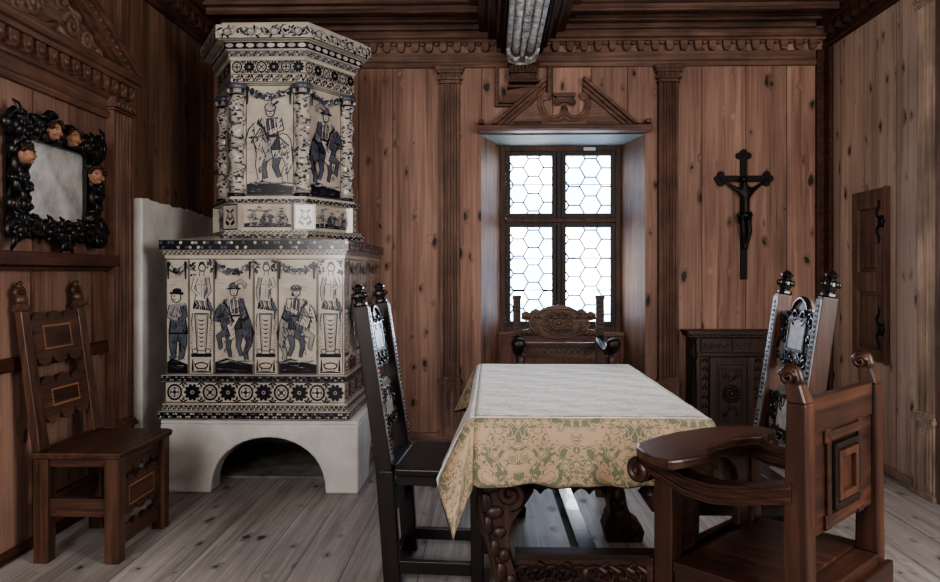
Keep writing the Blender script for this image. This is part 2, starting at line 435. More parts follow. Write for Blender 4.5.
pilaster('trim_22', (XL + .001, 3.955, 0), (0, 1, 0), (1, 0, 0), .17, 2.27, 2.34, 2.70, 2.76, M['red_z'], dep=.03, cap_w=.18)

# plinth board along the back wall
m = MB()
m.box(-.72, WX0 - .01, YB - .03, YB - .001, 0, .052).box(WX1 + .01, XR - .08, YB - .03, YB - .001, 0, .052)
m.obj('baseboard_back', M['trim_x'], bevel=.004, kind=S)
MB().box(XL + .001, XL + .015, YF + .02, 3.9, 0, .05).obj('baseboard_left', M['shelf_y'], bevel=.003, kind=S)
MB().box(XR - .015, XR - .001, 4.26, YB - .14, 0, .045).obj('baseboard_right', M['pale_z'], bevel=.003, kind=S)

# window recess: splayed board reveals, soffit tinted for reflected window light, red-brown parapet with a sill
m = MB()
for (a, b) in ((WX0, IX0), (IX1, WX1)):
    pass
m.hexa([(WX0, YB, 0), (WX0, YB + .02, 0), (IX0 - .02, IY, 0), (IX0, IY, 0)][::-1], [(WX0, YB, WZ1), (WX0, YB + .02, WZ1), (IX0 - .02, IY, WZ1), (IX0, IY, WZ1)][::-1])
m.hexa([(WX1, YB, 0), (WX1, YB + .02, 0), (IX1 + .02, IY, 0), (IX1, IY, 0)], [(WX1, YB, WZ1), (WX1, YB + .02, WZ1), (IX1 + .02, IY, WZ1), (IX1, IY, WZ1)])
m.obj('trim_11', M['reveal'], kind=S)
MB().hexa([(WX0, YB, WZ1 - .006), (WX1, YB, WZ1 - .006), (IX1, IY, 2.155), (IX0, IY, 2.155)], [(WX0, YB, WZ1 + .02), (WX1, YB, WZ1 + .02), (IX1, IY, 2.18), (IX0, IY, 2.18)]).obj('trim_12', M['soffit'], kind=S)
m = MB()
py = 5.64
fx = (py - YB) / (IY - YB)
px0, px1 = WX0 + (IX0 - WX0) * fx + .003, WX1 + (IX1 - WX1) * fx - .003
m.box(px0, px1, py, IY, 0, .722)
m.box(px0 + .012, px0 + .032, py - .012, py, .0, .70).box(px1 - .032, px1 - .012, py - .012, py, .0, .70)
m.obj('trim_13', M['parapet'], bevel=.003, kind=S)
MB().box(px0, px1, py - .022, IY + .03, .722, .748).obj('trim_14', M['trim_x'], bevel=.005, kind=S)

# window_1: frame and cross, four sashes each with its leaded pane
def empty_struct(name, loc):
    o = bpy.data.objects.new(name, None); C.objects.link(o); o.location = loc; o['kind'] = S
    return o
win = empty_struct('window_1', (.528, IY, .75))
wo = (.528, IY, .75)
fx0, fx1, fz0, fz1 = IX0 + .002, IX1 - .002, .749, 2.152
m = MB()
m.box(fx0 - .05, fx0 + .035, IY + .003, IY + .06, fz0 - .04, fz1 + .05).box(fx1 - .035, fx1 + .05, IY + .003, IY + .06, fz0 - .04, fz1 + .05)
m.box(fx0 + .035, fx1 - .035, IY + .003, IY + .06, fz0 - .04, fz0 + .04).box(fx0 + .035, fx1 - .035, IY + .003, IY + .06, fz1 - .035, fz1 + .05)
m.obj('window_frame', M['winframe'], win, wo, .004)
xm = .515; zm = 1.592
m = MB().box(fx0 + .034, fx1 - .034, IY - .02, IY + .05, zm - .017, zm + .017)
m.obj('transom', M['winframe'], win, wo, .004)
MB().box(xm - .017, xm + .017, IY - .012, IY + .05, fz0 + .041, zm - .018).box(xm - .017, xm + .017, IY - .012, IY + .05, zm + .018, fz1 - .036).obj('mullion', M['sash'], win, wo, .004)
MB().box(.70, .79, IY - .014, IY - .0105, 2.117, 2.142).obj('label_strip', M['plaster'], win, wo)
def sash(x0, x1, z0, z1, r):
    b = .036
    m = MB()
    m.box(x0, x0 + b, IY, IY + .035, z0, z1).box(x1 - b, x1, IY, IY + .035, z0, z1)
    m.box(x0 + b, x1 - b, IY, IY + .035, z0, z0 + b).box(x0 + b, x1 - b, IY, IY + .035, z1 - b, z1)
    s = m.obj('sash', M['sash'], win, wo, .003)
    a0, a1, c0, c1 = x0 + b, x1 - b, z0 + b, z1 - b
    MB().box(a0, a1, IY + .016, IY + .019, c0, c1).obj('pane', M['glass'], s, wo)
    # hexagon lattice: flat-topped hexagons in three columns with half ones at the sides
    w = a1 - a0
    R_ = w / 4.1; hh = R_ * math.sqrt(3)
    y = IY + .0145
    L = MB(); segs = set()
    cx0 = a0 + w * .19
    for ci in range(-1, 5):
        for ri in range(-2, 12):
            cx = cx0 + ci * 1.5 * R_; cz = c1 - .02 - hh * (ri + (.5 if ci % 2 else 0))
            pts = [(cx + R_ * math.cos(PI / 3 * k), cz + R_ * math.sin(PI / 3 * k)) for k in range(6)]
            for k in range(6):
                p, q = pts[k], pts[(k + 1) % 6]
                key = tuple(sorted(((round(p[0], 3), round(p[1], 3)), (round(q[0], 3), round(q[1], 3)))))
                segs.add(key)
    def clip(p, q):
        t0, t1 = 0., 1.; d = (q[0] - p[0], q[1] - p[1])
        for (dd, lo, hi, o) in ((d[0], a0, a1, p[0]), (d[1], c0, c1, p[1])):
            if abs(dd) < 1e-9:
                if o < lo or o > hi: return None
                continue
            u, v = (lo - o) / dd, (hi - o) / dd
            if u > v: u, v = v, u
            t0, t1 = max(t0, u), min(t1, v)
        if t1 - t0 < .02: return None
        return ((p[0] + d[0] * t0, p[1] + d[1] * t0), (p[0] + d[0] * t1, p[1] + d[1] * t1))
    for (p, q) in sorted(segs):
        k = clip(p, q)
        if k: L.tube([(k[0][0], y, k[0][1]), (k[1][0], y, k[1][1])], .0066, 6)
    nb = 2 if z1 - z0 > .6 else 1
    for i in range(nb):
        zz = c0 + (c1 - c0) * (i + 1) / (nb + 1)
        L.tube([(a0, y - .004, zz), (a1, y - .004, zz)], .0045, 6)
    L.obj('lead_lattice', M['lead'], s, wo)
sash(fx0 + .0355, xm - .0175, zm + .0175, fz1 - .0355, 0); sash(xm + .0175, fx1 - .0355, zm + .0175, fz1 - .0355, 1)
sash(fx0 + .0355, xm - .0175, fz0 + .0405, zm - .0175, 2); sash(xm + .0175, fx1 - .0355, fz0 + .0405, zm - .0175, 3)

# broken pediment over the window
pe = empty_struct('trim_15', (.515, YB, 2.19)); po = (.515, YB, 2.19)
K = FR((0, YB - .001, 0), (1, 0, 0), (0, 0, 1), (0, -1, 0))
m = MB()
m.ext([(0, 2.187), (.11, 2.187), (.135, 2.20), (.14, 2.222), (.12, 2.23), (0, 2.24)], (-.09, YB - .001, 0), (1.12, YB - .001, 0), (0, -1, 0), (0, 0, 1))
m.box(-.085, -.05, YB - .12, YB - .002, 2.24, 2.268).box(1.08, 1.115, YB - .12, YB - .002, 2.24, 2.268)
m.obj('cornice_shelf', M['red_x'], pe, po, .004)
cxp = .52
for sgn in (-1, 1):
    def X(d): return cxp + sgn * d
    m = MB()
    # raking cornice: three stepped boards, cut upright at the inner end
    A_, B_ = V((.515, 2.243)), V((.13, 2.575)); d_ = (B_ - A_).normalized(); nv = V((-d_.y, d_.x)) * (1 if -d_.y < 0 else -1)
    def on(u, o): return A_ + d_ * u + nv * o
    Lr = (B_ - A_).length
    for (o0, o1, dep) in ((0, .022, .095), (.022, .045, .065), (.045, .07, .045)):
        pts = []
        for (xx, o) in ((None, o0), (.13, o0), (.13, o1), (None, o1)):
            if xx is None:
                u = (2.241 - (A_.y + nv.y * o)) / d_.y; q = on(u, o)
            else:
                u = (xx - (A_.x + nv.x * o)) / d_.x; q = on(u, o)
            pts.append((X(q.x), q.y))
        m.prism(pts, 0, dep, K)
    m.obj('raking_cornice', M['red_x'], pe, po, .003)
    m = MB()
    pl = [(X(.43), 2.242), (X(.13), 2.50)] + [(X(.165), 2.44), (X(.16), 2.37), (X(.125), 2.305), (X(.08), 2.283), (X(.03), 2.292), (X(.0), 2.33), (X(.0), 2.242)]
    m.prism(pl, 0, .022, K)
    m.tube([(X(a), b, .022) for (a, b) in ((.16, 2.43), (.158, 2.38), (.135, 2.325), (.095, 2.298), (.05, 2.30), (.018, 2.325), (.006, 2.37))], .013, 8, 0, K)
    m.tube([(X(a), b, .022) for (a, b) in ((.185, 2.43), (.183, 2.37), (.155, 2.305), (.10, 2.272), (.04, 2.272), (.0, 2.285))], .007, 7, 0, K)
    sp = spiral(X(.138), 2.445, .03, .006, 0 if sgn > 0 else PI, 1.4 * sgn, 20, .022)
    m.tube(sp, .011, 8, 0, K)
    m.prism(arc(X(.138), 2.445, .027, 0, 2 * PI, 12)[:-1], 0, .03, K)
    for i in range(7):
        u = i / 6
        m.ball((X(.40 - .22 * u), 2.275 + .18 * u, .022), (.012, .012, .01), 7, 4, 0, K)
    m.tube([(X(.36), 2.262, .022), (X(.16), 2.262, .022)], .008, 6, 0, K)
    m.obj('carved_panel', M['trim_x'], pe, po)
m = MB()
m.box(cxp - .014, cxp + .014, 0, .03, 2.30, 2.38) if False else None
m.prism([(cxp - .012, 2.29), (cxp - .012, 2.39), (cxp + .012, 2.39), (cxp + .012, 2.29)], 0, .03, K)
m.prism([(cxp - .075, 2.45), (cxp - .07, 2.44), (cxp + .07, 2.44), (cxp + .075, 2.45), (cxp + .075, 2.465), (cxp - .075, 2.465)], 0, .055, K)
m.prism([(cxp - .05, 2.40), (cxp - .055, 2.44), (cxp + .055, 2.44), (cxp + .05, 2.40)], 0, .04, K)
for sgn in (-1, 1):
    m.tube(spiral(cxp + sgn * .047, 2.402, .026, .004, PI / 2, -1.5 * sgn, 16, .035), .009, 7, 0, K)
m.obj('carved_capital', M['red_x'], pe, po)

# girder along the ceiling with a carved grey underside, ending in a carved console on the wall
gd = empty_struct('trim_16', (.215, 4.4, 2.7)); go = (.215, 4.4, 2.7)
gx = .215
m = MB()
for (w, z) in ((.118, 2.735), (.165, 2.78), (.225, 2.83), (.30, 2.875), (.36, 2.925)):
    y1 = 5.24 if w > .2 else 5.30
    m.box(gx - w, gx + w, 3.2, y1, z, z + .12)
for sgn in (-1, 1):
    m.tube([(gx + sgn * .165, 3.2, 2.785), (gx + sgn * .165, 5.28, 2.785)], .014, 8)
    m.tube([(gx + sgn * .225, 3.2, 2.835), (gx + sgn * .225, 5.24, 2.835)], .014, 8)
m.obj('girder_beam', M['dark_y'], gd, go, .006)
m = MB()
for sgn in (-1, 1):
    y = 3.3
    while y < 5.26:
        m.ball((gx + sgn * .132, y, 2.74), (.016, .017, .018), 7, 4); y += .034
m.obj('bead_moulding', M['cornerdark'], gd, go)
m = MB()
m.box(gx - .112, gx + .112, 3.2, 5.26, 2.705, 2.735)
for dx in (-.094, .094): m.box(gx + dx - .012, gx + dx + .012, 3.2, 5.26, 2.69, 2.706)
for dx in (-.05, .05):
    m.tube([(gx + dx, 3.2, 2.70), (gx + dx, 5.0, 2.70), (gx + dx * .9, 5.12, 2.69)], .026, 10)
m.tube([(gx, 3.2, 2.70), (gx, 5.14, 2.695), (gx, 5.2, 2.68)], [.02, .02, .03], 10)
y = 3.3
while y < 4.75:
    for sgn in (-1, 1):
        m.tube([(gx, y, 2.678), (gx + sgn * .02, y - .03, 2.682)], .007, 6)
    y += .045
for sgn in (-1, 1):
    m.tube([(gx + sgn * .1, 5.0, 2.69), (gx + sgn * .09, 5.1, 2.675), (gx + sgn * .05, 5.17, 2.665), (gx + sgn * .02, 5.12, 2.665)], [.012, .02, .02, .008], 8)
    m.tube(spiral(gx + sgn * .055, 5.17, .04, .006, 0 if sgn > 0 else PI, 1.3 * sgn, 16, 2.675), .011, 7)
    m.ball((gx + sgn * .045, 5.2, 2.68), (.03, .035, .03), 9, 6)
m.ball((gx, 5.22, 2.68), (.045, .04, .03), 9, 6)
m.tube([(gx - .09, 5.2, 2.67), (gx - .04, 5.235, 2.655), (gx + .04, 5.235, 2.655), (gx + .09, 5.2, 2.67)], .014, 8)
m.obj('carved_underside', M['weathered'], gd, go)
m = MB()
for (w, d, z0, z1) in ((.105, .10, 2.655, 2.70), (.098, .085, 2.60, 2.655), (.09, .065, 2.555, 2.60), (.1, .075, 2.535, 2.555)):
    m.box(gx + .01 - w, gx + .01 + w, YB - d - .02, YB - .002, z0, z1)
for i in range(7):
    c = gx + .01 - .078 + .026 * i
    m.tube([(c, YB - .115, 2.648), (c, YB - .1, 2.61)], .012, 7)
m.obj('console', M['dark_y'], gd, go, .006)
# framed box moulding below the console
m = MB()
bx0, bx1, bz0, bz1 = .03, .40, 2.395, 2.53
m.hexa([(bx0 + .03, YB - .002, bz0), (bx1 - .1, YB - .002, bz0), (bx1 - .1, YB - .05, bz0), (bx0 + .03, YB - .05, bz0)],
       [(bx0 + .09, YB - .002, bz1 - .05), (bx1 - .05, YB - .002, bz1 - .02), (bx1 - .05, YB - .09, bz1 - .02), (bx0 + .09, YB - .09, bz1 - .05)])
m.box(bx0 + .085, bx1 - .045, YB - .10, YB - .002, bz1 - .035, bz1 - .02)
for (x0, x1, z0, z1) in ((bx0, bx0 + .025, bz0 - .02, bz1 + .13), (bx1 + .0, bx1 + .03, bz0 + .03, bz1 + .13)):
    m.box(x0, x1, YB - .035, YB - .002, z0, z1)
m.box(bx0, bx0 + .25, YB - .03, YB - .002, bz0 - .02, bz0 - .002)
m.obj('bracket_box', M['red_x'], gd, go, .004)

# left wall panelling: shelf, rail, frieze and a pediment above the mirror
MB().box(XL + .001, XL + .085, 1.6, 3.826, 1.228, 1.286).box(XL + .001, XL + .04, 1.6, 3.82, 1.208, 1.228).obj('trim_17', M['shelf_y'], bevel=.006, kind=S)
MB().box(XL + .001, XL + .022, 1.6, 3.83, .785, .845).obj('trim_18', M['shelf_y'], bevel=.006, kind=S)
m = MB()
m.box(XL + .001, XL + .02, 3.70, 3.829, .85, 1.2).box(XL + .001, XL + .012, 3.2, 3.215, .85, 1.2)
m.obj('trim_19', M['red_z'], bevel=.003, kind=S)
ae = empty_struct('trim_20', (XL, 3.45, 2.0)); ao = (XL, 3.45, 2.0)
KL = FR((XL + .001, 0, 0), (0, 1, 0), (0, 0, 1), (1, 0, 0))
m = MB()
m.ext([(0, 1.995), (.02, 1.995), (.028, 2.01), (.028, 2.025), (.016, 2.035), (.016, 2.095), (.028, 2.10), (.028, 2.112), (0, 2.112)], (XL + .001, 2.6, 0), (XL + .001, 3.83, 0), (1, 0, 0), (0, 0, 1))
m.ext([(0, 2.195), (.065, 2.195), (.07, 2.215), (.09, 2.22), (.105, 2.24), (.105, 2.255), (0, 2.26)], (XL + .001, 2.6, 0), (XL + .001, 4.07, 0), (1, 0, 0), (0, 0, 1))
m.box(XL + .001, XL + .022, 2.6, 4.06, 2.112, 2.195)
m.obj('entablature', M['red_y'], ae, ao, .003)
m = MB()
y = 2.64
while y < 4.03:
    m.prism([(y - .03, 2.194), (y - .032, 2.155)] + arc(y, 2.152, .028, PI, 2 * PI, 6, .028) + [(y + .032, 2.155), (y + .03, 2.194)], 0, .058, KL)
    m.ball((y, 2.16, .057), (.017, .018, .012), 7, 4, 0, KL)
    y += .092
m.obj('dentil_row', M['red_y'], ae, ao, .004)
for sgn in (-1, 1):
    def Y(d): return 3.335 + sgn * d * .92
    m = MB()
    for (o, dep) in ((0, .10), (.032, .08), (.085, .055)):
        a0, a1 = .79 - o * 1.9, .0
        zt0, zt1 = 2.261, 2.261 + (.79 - o * 1.9) * .49
        th = .03 if o != .032 else .055
        m.prism([(Y(a0), zt0), (Y(a1), zt1), (Y(a1), zt1 - th * 1.15), (Y(a0 - th * 2.1), zt0)], 0, dep, KL)
    for i in range(16):
        u = (i + .5) / 16
        m.ball((Y(.70 * (1 - u)), 2.263 + .70 * u * .49 - .008, .08), (.018, .012, .01), 7, 4, 0, KL)
    m.obj('raking_cornice', M['red_y'], ae, ao, .003)
    m = MB()
    m.prism([(Y(.56), 2.262), (Y(0), 2.54), (Y(0), 2.262)], 0, .02, KL)
    for (c0, c1, r, a, tn) in ((.30, 2.325, .05, 0, 1.6), (.16, 2.36, .065, PI, -1.6), (.42, 2.30, .03, PI, 1.3), (.06, 2.44, .045, 0, 1.4)):
        m.tube(spiral(Y(c0), c1, r, .008, a if sgn > 0 else PI - a, tn * sgn, 24, .022), .014, 8, 0, KL)
    m.tube([(Y(.5), 2.28, .022), (Y(.4), 2.285, .028), (Y(.3), 2.275, .03), (Y(.2), 2.285, .03), (Y(.08), 2.29, .03), (Y(0), 2.32, .03)], [.006, .014, .016, .016, .014, .02], 8, 0, KL)
    m.tube([(Y(.24), 2.38, .022), (Y(.2), 2.42, .03), (Y(.12), 2.44, .025)], [.006, .02, .006], 8, 0, KL)
    m.obj('carved_tympanum', M['trim_y'], ae, ao)

# white plaster panel on the left wall beside the stove, ragged upper edge
m = MB()
xs = XL + .055
ys = [4.13 + (YB - .01 - 4.13) * i / 30 for i in range(31)]
pl = [(4.13, 0.0)] + [(y, 1.615 - .035 * i / 30 + RN.uniform(-.009, .009)) for i, y in enumerate(ys)] + [(YB - .01, 0.0)]
m.prism(pl, 0, .055, KL)
m.obj('trim_21', M['plaster'], bevel=.01, kind=S)
# ------------------------------------------------------------------ glaze painting: flat drawn shapes on a tile face
class Paint:
    def __init__(s, mb, K, base=.0006):
        s.mb, s.K, s.h = mb, K, base
    def fill(s, pts, mi):
        n = len(pts)
        ar = sum(pts[i - 1][0] * pts[i][1] - pts[i][0] * pts[i - 1][1] for i in range(n))
        if ar < 0: pts = pts[::-1]
        s.mb.add([(p[0], p[1], s.h) for p in pts], [tuple(range(n))], mi, False, s.K); s.h += .00004
    def rib(s, pts, w, mi):
        """brush stroke; w = width or list of widths"""
        k = len(pts); ww = w if isinstance(w, (list, tuple)) else [w] * k
        L, Rr = [], []
        for i in range(k):
            a, b = pts[max(i - 1, 0)], pts[min(i + 1, k - 1)]
            dx, dy = b[0] - a[0], b[1] - a[1]; d = math.hypot(dx, dy) or 1
            nx, ny = -dy / d * ww[i] / 2, dx / d * ww[i] / 2
            L.append((pts[i][0] + nx, pts[i][1] + ny)); Rr.append((pts[i][0] - nx, pts[i][1] - ny))
        vs = [(p[0], p[1], s.h) for p in L + Rr]
        s.mb.add(vs, [(i, k + i, k + i + 1, i + 1) for i in range(k - 1)], mi, False, s.K); s.h += .00004
    def ell(s, c, rx, ry, mi, rot=0, n=12):
        cr, sr = math.cos(rot), math.sin(rot)
        s.fill([(c[0] + rx * math.cos(a) * cr - ry * math.sin(a) * sr, c[1] + rx * math.cos(a) * sr + ry * math.sin(a) * cr) for a in [2 * PI * i / n for i in range(n)]], mi)
    def rect(s, x0, x1, y0, y1, mi): s.fill([(x0, y0), (x1, y0), (x1, y1), (x0, y1)], mi)

class Sub:
    """unit drawing space laid onto a tile"""
    def __init__(s, P, ox, oy, sc, flip=False):
        s.P, s.ox, s.oy, s.sc, s.fl = P, ox, oy, sc, flip
    ys = 1.0
    def t(s, p): return (s.ox + (-p[0] if s.fl else p[0]) * s.sc, s.oy + p[1] * s.sc * s.ys)
    def ell(s, c, rx, ry, tone, rot=0, edge=.018):
        if s.fl: rot = -rot
        if edge: s.P.ell(s.t(c), (rx + edge) * s.sc, (ry + edge) * s.sc, 3, rot)
        s.P.ell(s.t(c), rx * s.sc, ry * s.sc, tone, rot)
    def limb(s, pts, ws, tone, edge=.03):
        q = [s.t(p) for p in pts]; ws = ws if isinstance(ws, (list, tuple)) else [ws] * len(pts)
        if edge: s.P.rib(q, [(w + edge) * s.sc for w in ws], 3)
        s.P.rib(q, [w * s.sc for w in ws], tone)
    def line(s, pts, w, tone=3):
        s.P.rib([s.t(p) for p in pts], w * s.sc if not isinstance(w, (list, tuple)) else [x * s.sc for x in w], tone)
    def poly(s, pts, tone): s.P.fill([s.t(p) for p in pts], tone)

def horse_rider(P, ox, oy, sc, flip=False, style=0, rr=None, ys=1.0):
    """mounted man in a 1 wide by 2.5 high space, horse walking to the left"""
    D = Sub(P, ox, oy, sc, flip); rr = rr or RN; D.ys = ys
    body = (0, 2, 1)[style]; dk = 3
    def hatch(c, rx, ry, n, tones, l=.09):
        for i in range(n):
            a = rr.uniform(0, 2 * PI); q = math.sqrt(rr.random())
            x, y = c[0] + rx * q * math.cos(a), c[1] + ry * q * math.sin(a)
            D.line([(x - l * .3, y - l * .5), (x + l * .1, y), (x + l * .2, y + l * .6)], [.006, .022, .006], rr.choice(tones))
    for i in range(8):
        x = -.46 + i * .12
        D.line([(x, .22 + rr.uniform(-.03, .03)), (x + .2, .2 + rr.uniform(-.03, .03))], [.02, .04], rr.choice((1, 2)))
    D.limb([(-.10, 1.0), (-.14, .62), (-.08, .33)], [.15, .1, .06], 2)
    D.limb([(.18, 1.0), (.13, .64), (.22, .36)], [.18, .11, .07], 2)
    D.limb([(.42, 1.3), (.5, 1.0), (.46, .6)], [.07, .14, .03], 3, 0)
    D.ell((.30, 1.2), .18, .27, body); D.ell((-.12, 1.2), .20, .28, body); D.ell((.12, 1.19), .30, .25, body, 0, .0)
    D.limb([(.34, 1.12), (.43, .74), (.33, .46), (.35, .26)], [.28, .15, .1, .1], body)
    if style == 0: D.limb([(-.18, 1.04), (-.24, .66), (-.2, .3), (-.28, .26)], [.2, .12, .08, .09], body)
    else: D.limb([(-.18, 1.04), (-.40, .9), (-.34, .6), (-.4, .56)], [.2, .13, .09, .08], body)
    hatch((.12, 1.12), .34, .2, 34, (3, 3, 2)); hatch((.38, 1.0), .07, .3, 10, (3, 2)); hatch((-.16, 1.25), .12, .25, 12, (3, 2)); 
    hatch((-.22, .7), .03, .3, 6, (3, 2)); hatch((.36, .6), .03, .25, 6, (3, 2))
    # saddle cloth, cape and rider
    D.poly([(-.04, 1.5), (.22, 1.46), (.26, 1.1), (.02, 1.08)], 3)
    for i in range(4): D.line([(.02 + .05 * i, 1.12), (.04 + .05 * i, 1.4)], .014, 2)
    if style != 0:
        D.poly([(.0, 1.98), (.24, 1.94), (.44, 1.42), (.3, 1.3), (.12, 1.36)], 3); D.poly([(.06, 1.94), (.22, 1.9), (.38, 1.46), (.28, 1.38), (.14, 1.44)], 2)
        hatch((.24, 1.6), .1, .2, 12, (3, 3, 1), .14)
    D.limb([(.07, 1.48), (-.07, 1.18), (.0, .9), (-.1, .84)], [.2, .18, .13, .1], (1, 0, 2)[style], .04)
    hatch((-.02, 1.1), .05, .2, 7, (3, 2))
    D.limb([(.06, 1.42), (.04, 1.7), (.02, 1.95)], [.25, .26, .3], (2, 1, 2)[style], .04)
    D.limb([(-.1, 1.92), (-.16, 1.75), (-.2, 1.6)], [.13, .11, .07], 1, .04)
    D.limb([(.18, 1.92), (.25, 1.68), (.0, 1.56)], [.16, .14, .1], (0, 2, 0)[style], .04)
    for i in range(8):
        D.line([(-.1 + .035 * i, 1.94 - .05 * (i % 2)), (-.06 + .035 * i, 1.5 + .05 * (i % 3))], [.025, .01], 3 if i % 3 else 0)
    hatch((.22, 1.76), .05, .14, 6, (3, 2)); D.line([(-.08, 1.46), (.2, 1.48)], .05)
    D.ell((.02, 2.13), .085, .11, 0, 0, .022)
    D.line([(-.03, 2.15), (.0, 2.15)], .022); D.line([(.04, 2.15), (.07, 2.15)], .022); D.line([(.0, 2.07), (.05, 2.07)], .018); D.line([(.02, 2.13), (.015, 2.10)], .014)
    if style == 1:
        D.limb([(-.17, 2.2), (.02, 2.23), (.2, 2.2)], [.03, .08, .03], 3, 0); D.ell((.02, 2.29), .1, .07, 2, 0, .02)
        D.limb([(.06, 2.32), (.2, 2.42), (.32, 2.32), (.3, 2.2)], [.05, .1, .08, .02], 1, .02)
    elif style == 2:
        D.ell((.03, 2.23), .13, .07, 2, 0, .02); D.line([(-.08, 2.22), (.15, 2.21)], .03); hatch((.03, 2.24), .08, .04, 6, (3, 1), .06)
        D.line([(.11, 2.1), (.13, 2.02)], .05)
    else:
        D.ell((.02, 2.23), .11, .08, 1, 0, .02); D.limb([(-.02, 2.28), (.04, 2.46), (-.12, 2.44)], [.07, .08, .03], 1, .02)
        D.line([(.06, 2.26), (.2, 2.4)], [.02, .05]); D.line([(.16, 1.5), (.44, 1.2)], [.02, .03]); D.limb([(-.38, 1.72), (-.16, 1.74)], [.03, .05], 3, 0)
    # horse's neck and head in front of the rider
    nb = (0, 2, 0)[style]
    D.limb([(-.12, 1.22), (-.25, 1.48), (-.30, 1.68), (-.27, 1.76)], [.34, .26, .2, .14], nb, .05)
    D.limb([(-.27, 1.74), (-.37, 1.58), (-.45, 1.36), (-.46, 1.3)], [.15, .18, .11, .09], nb, .05)
    D.line([(-.2, 1.8), (-.13, 1.6), (-.06, 1.36), (-.04, 1.24)], [.05, .1, .12, .03])
    for i in range(6): D.line([(-.2 + .025 * i, 1.7 - .08 * i), (-.12 + .025 * i, 1.62 - .09 * i)], [.02, .01], 1)
    D.line([(-.25, 1.78), (-.24, 1.92)], [.06, .015]); D.ell((-.35, 1.62), .025, .028, 3, 0, 0)
    D.line([(-.46, 1.42), (-.34, 1.46)], .025); D.line([(-.34, 1.74), (-.33, 1.5)], .018); D.line([(-.42, 1.4), (-.22, 1.46), (.0, 1.56)], .02)
    hatch((-.22, 1.4), .08, .2, 14, (3, 2)); hatch((-.36, 1.5), .04, .14, 6, (2, 3), .06)

def standing_man(P, ox, oy, sc, flip=False):
    D = Sub(P, ox, oy, sc, flip); rr = random.Random(3)
    D.limb([(.1, .7), (.14, .36), (.1, .05), (.02, .03)], [.24, .16, .1, .08], 2)
    D.limb([(-.06, .7), (-.1, .36), (-.08, .05), (-.18, .03)], [.24, .16, .1, .08], 2)
    D.poly([(-.2, .58), (.26, .58), (.2, 1.0), (-.16, 1.0)], 3); D.poly([(-.16, .62), (.22, .62), (.17, .98), (-.13, .98)], 2)
    D.limb([(.02, .9), (.02, 1.1), (.0, 1.28)], [.34, .36, .36], 1)
    D.limb([(-.12, 1.24), (-.17, 1.06), (-.2, 1.0), (-.06, .94)], [.12, .09, .09, .07], 1)
    D.limb([(.14, 1.24), (.18, 1.0), (.04, .88)], [.13, .11, .08], 2)
    D.ell((-.02, 1.44), .1, .12, 0)
    D.line([(-.08, 1.46), (-.04, 1.46)], .022); D.line([(-.09, 1.38), (-.04, 1.37)], .02)
    D.limb([(-.17, 1.53), (.15, 1.52)], [.04, .06], 3, 0); D.ell((0, 1.58), .11, .06, 3, 0, 0)
    for i in range(30):
        x, y = rr.uniform(-.16, .2), rr.uniform(.2, 1.25)
        D.line([(x, y), (x + .02, y - .1)], [.02, .008], 3)

def garland(P, x0, x1, y1, h, rr):
    n = max(14, int((x1 - x0) / .0048))
    P.rib([(x0 + (x1 - x0) * i / 10, y1 - h * (.25 + .35 * math.sin(PI * i / 10))) for i in range(11)], h * .28, 2)
    for i in range(n):
        u = i / (n - 1); x = x0 + (x1 - x0) * u; y = y1 - h * (.22 + .38 * math.sin(PI * u)) + rr.uniform(-.2, .2) * h
        P.ell((x, y), rr.uniform(.006, .014), rr.uniform(.003, .006), rr.choice((3, 3, 2, 1, 0)), rr.uniform(0, PI), 8)
    for sx in (x0 + .008, x1 - .008):
        P.rib([(sx, y1 - h * .1), (sx + rr.uniform(-.004, .004), y1 - h * 1.0)], [.014, .006], 3)

def ground(P, x0, x1, y0, h, rr):
    P.fill([(x0, y0), (x1, y0), (x1, y0 + h * .55), (x0 + (x1 - x0) * .6, y0 + h * .75), (x0 + (x1 - x0) * .3, y0 + h * .95), (x0, y0 + h * .7)], 3)
    for i in range(9):
        x = rr.uniform(x0, x1 - .05); y = y0 + rr.uniform(.15, .8) * h
        P.rib([(x, y), (x + rr.uniform(.02, .05), y + rr.uniform(-.003, .006))], [.001, .0035], rr.choice((1, 2, 2)))

def scene_tile(P, x0, x1, y0, y1, kind, flip=False, seed=0):
    rr = random.Random(seed)
    w, h = x1 - x0, y1 - y0
    P.rect(x0, x1, y0, y1, 3); P.rect(x0 + .004, x1 - .004, y0 + .004, y1 - .004, 0)
    cx = (x0 + x1) / 2
    ground(P, x0 + .005, x1 - .005, y0 + .005, h * .14, rr)
    for i in range(90):
        x = rr.uniform(x0 + .01, x1 - .03); y = y0 + h * rr.uniform(.12, .42)
        P.rib([(x, y), (x + rr.uniform(.01, .022), y + rr.uniform(-.002, .004))], [.0008, .0024], rr.choice((1, 1, 2)))
    for i in range(50):
        x = rr.uniform(x0 + .01, x1 - .04); y = y0 + h * rr.uniform(.45, .86)
        P.rib([(x, y), (x + .015, y + .003), (x + .03, y)], [.0008, .002, .0008], 1)
    # hazy hills
    P.rib([(x0 + .01, y0 + h * .42), (cx, y0 + h * .46), (x1 - .01, y0 + h * .4)], .003, 1)
    sc = min(w / 1.08, h * .66 / 1.7)
    if kind == 'man': standing_man(P, x0 + w * .5, y0 + h * .13, h * .62 / 1.65, flip)
    else: horse_rider(P, cx, y0 + h * .045, w / 1.06, flip, kind, rr, min(.98, h * .84 / (2.5 * w / 1.06)))
    garland(P, x0 + .006, x1 - .006, y1 - .003, h * .17, rr)

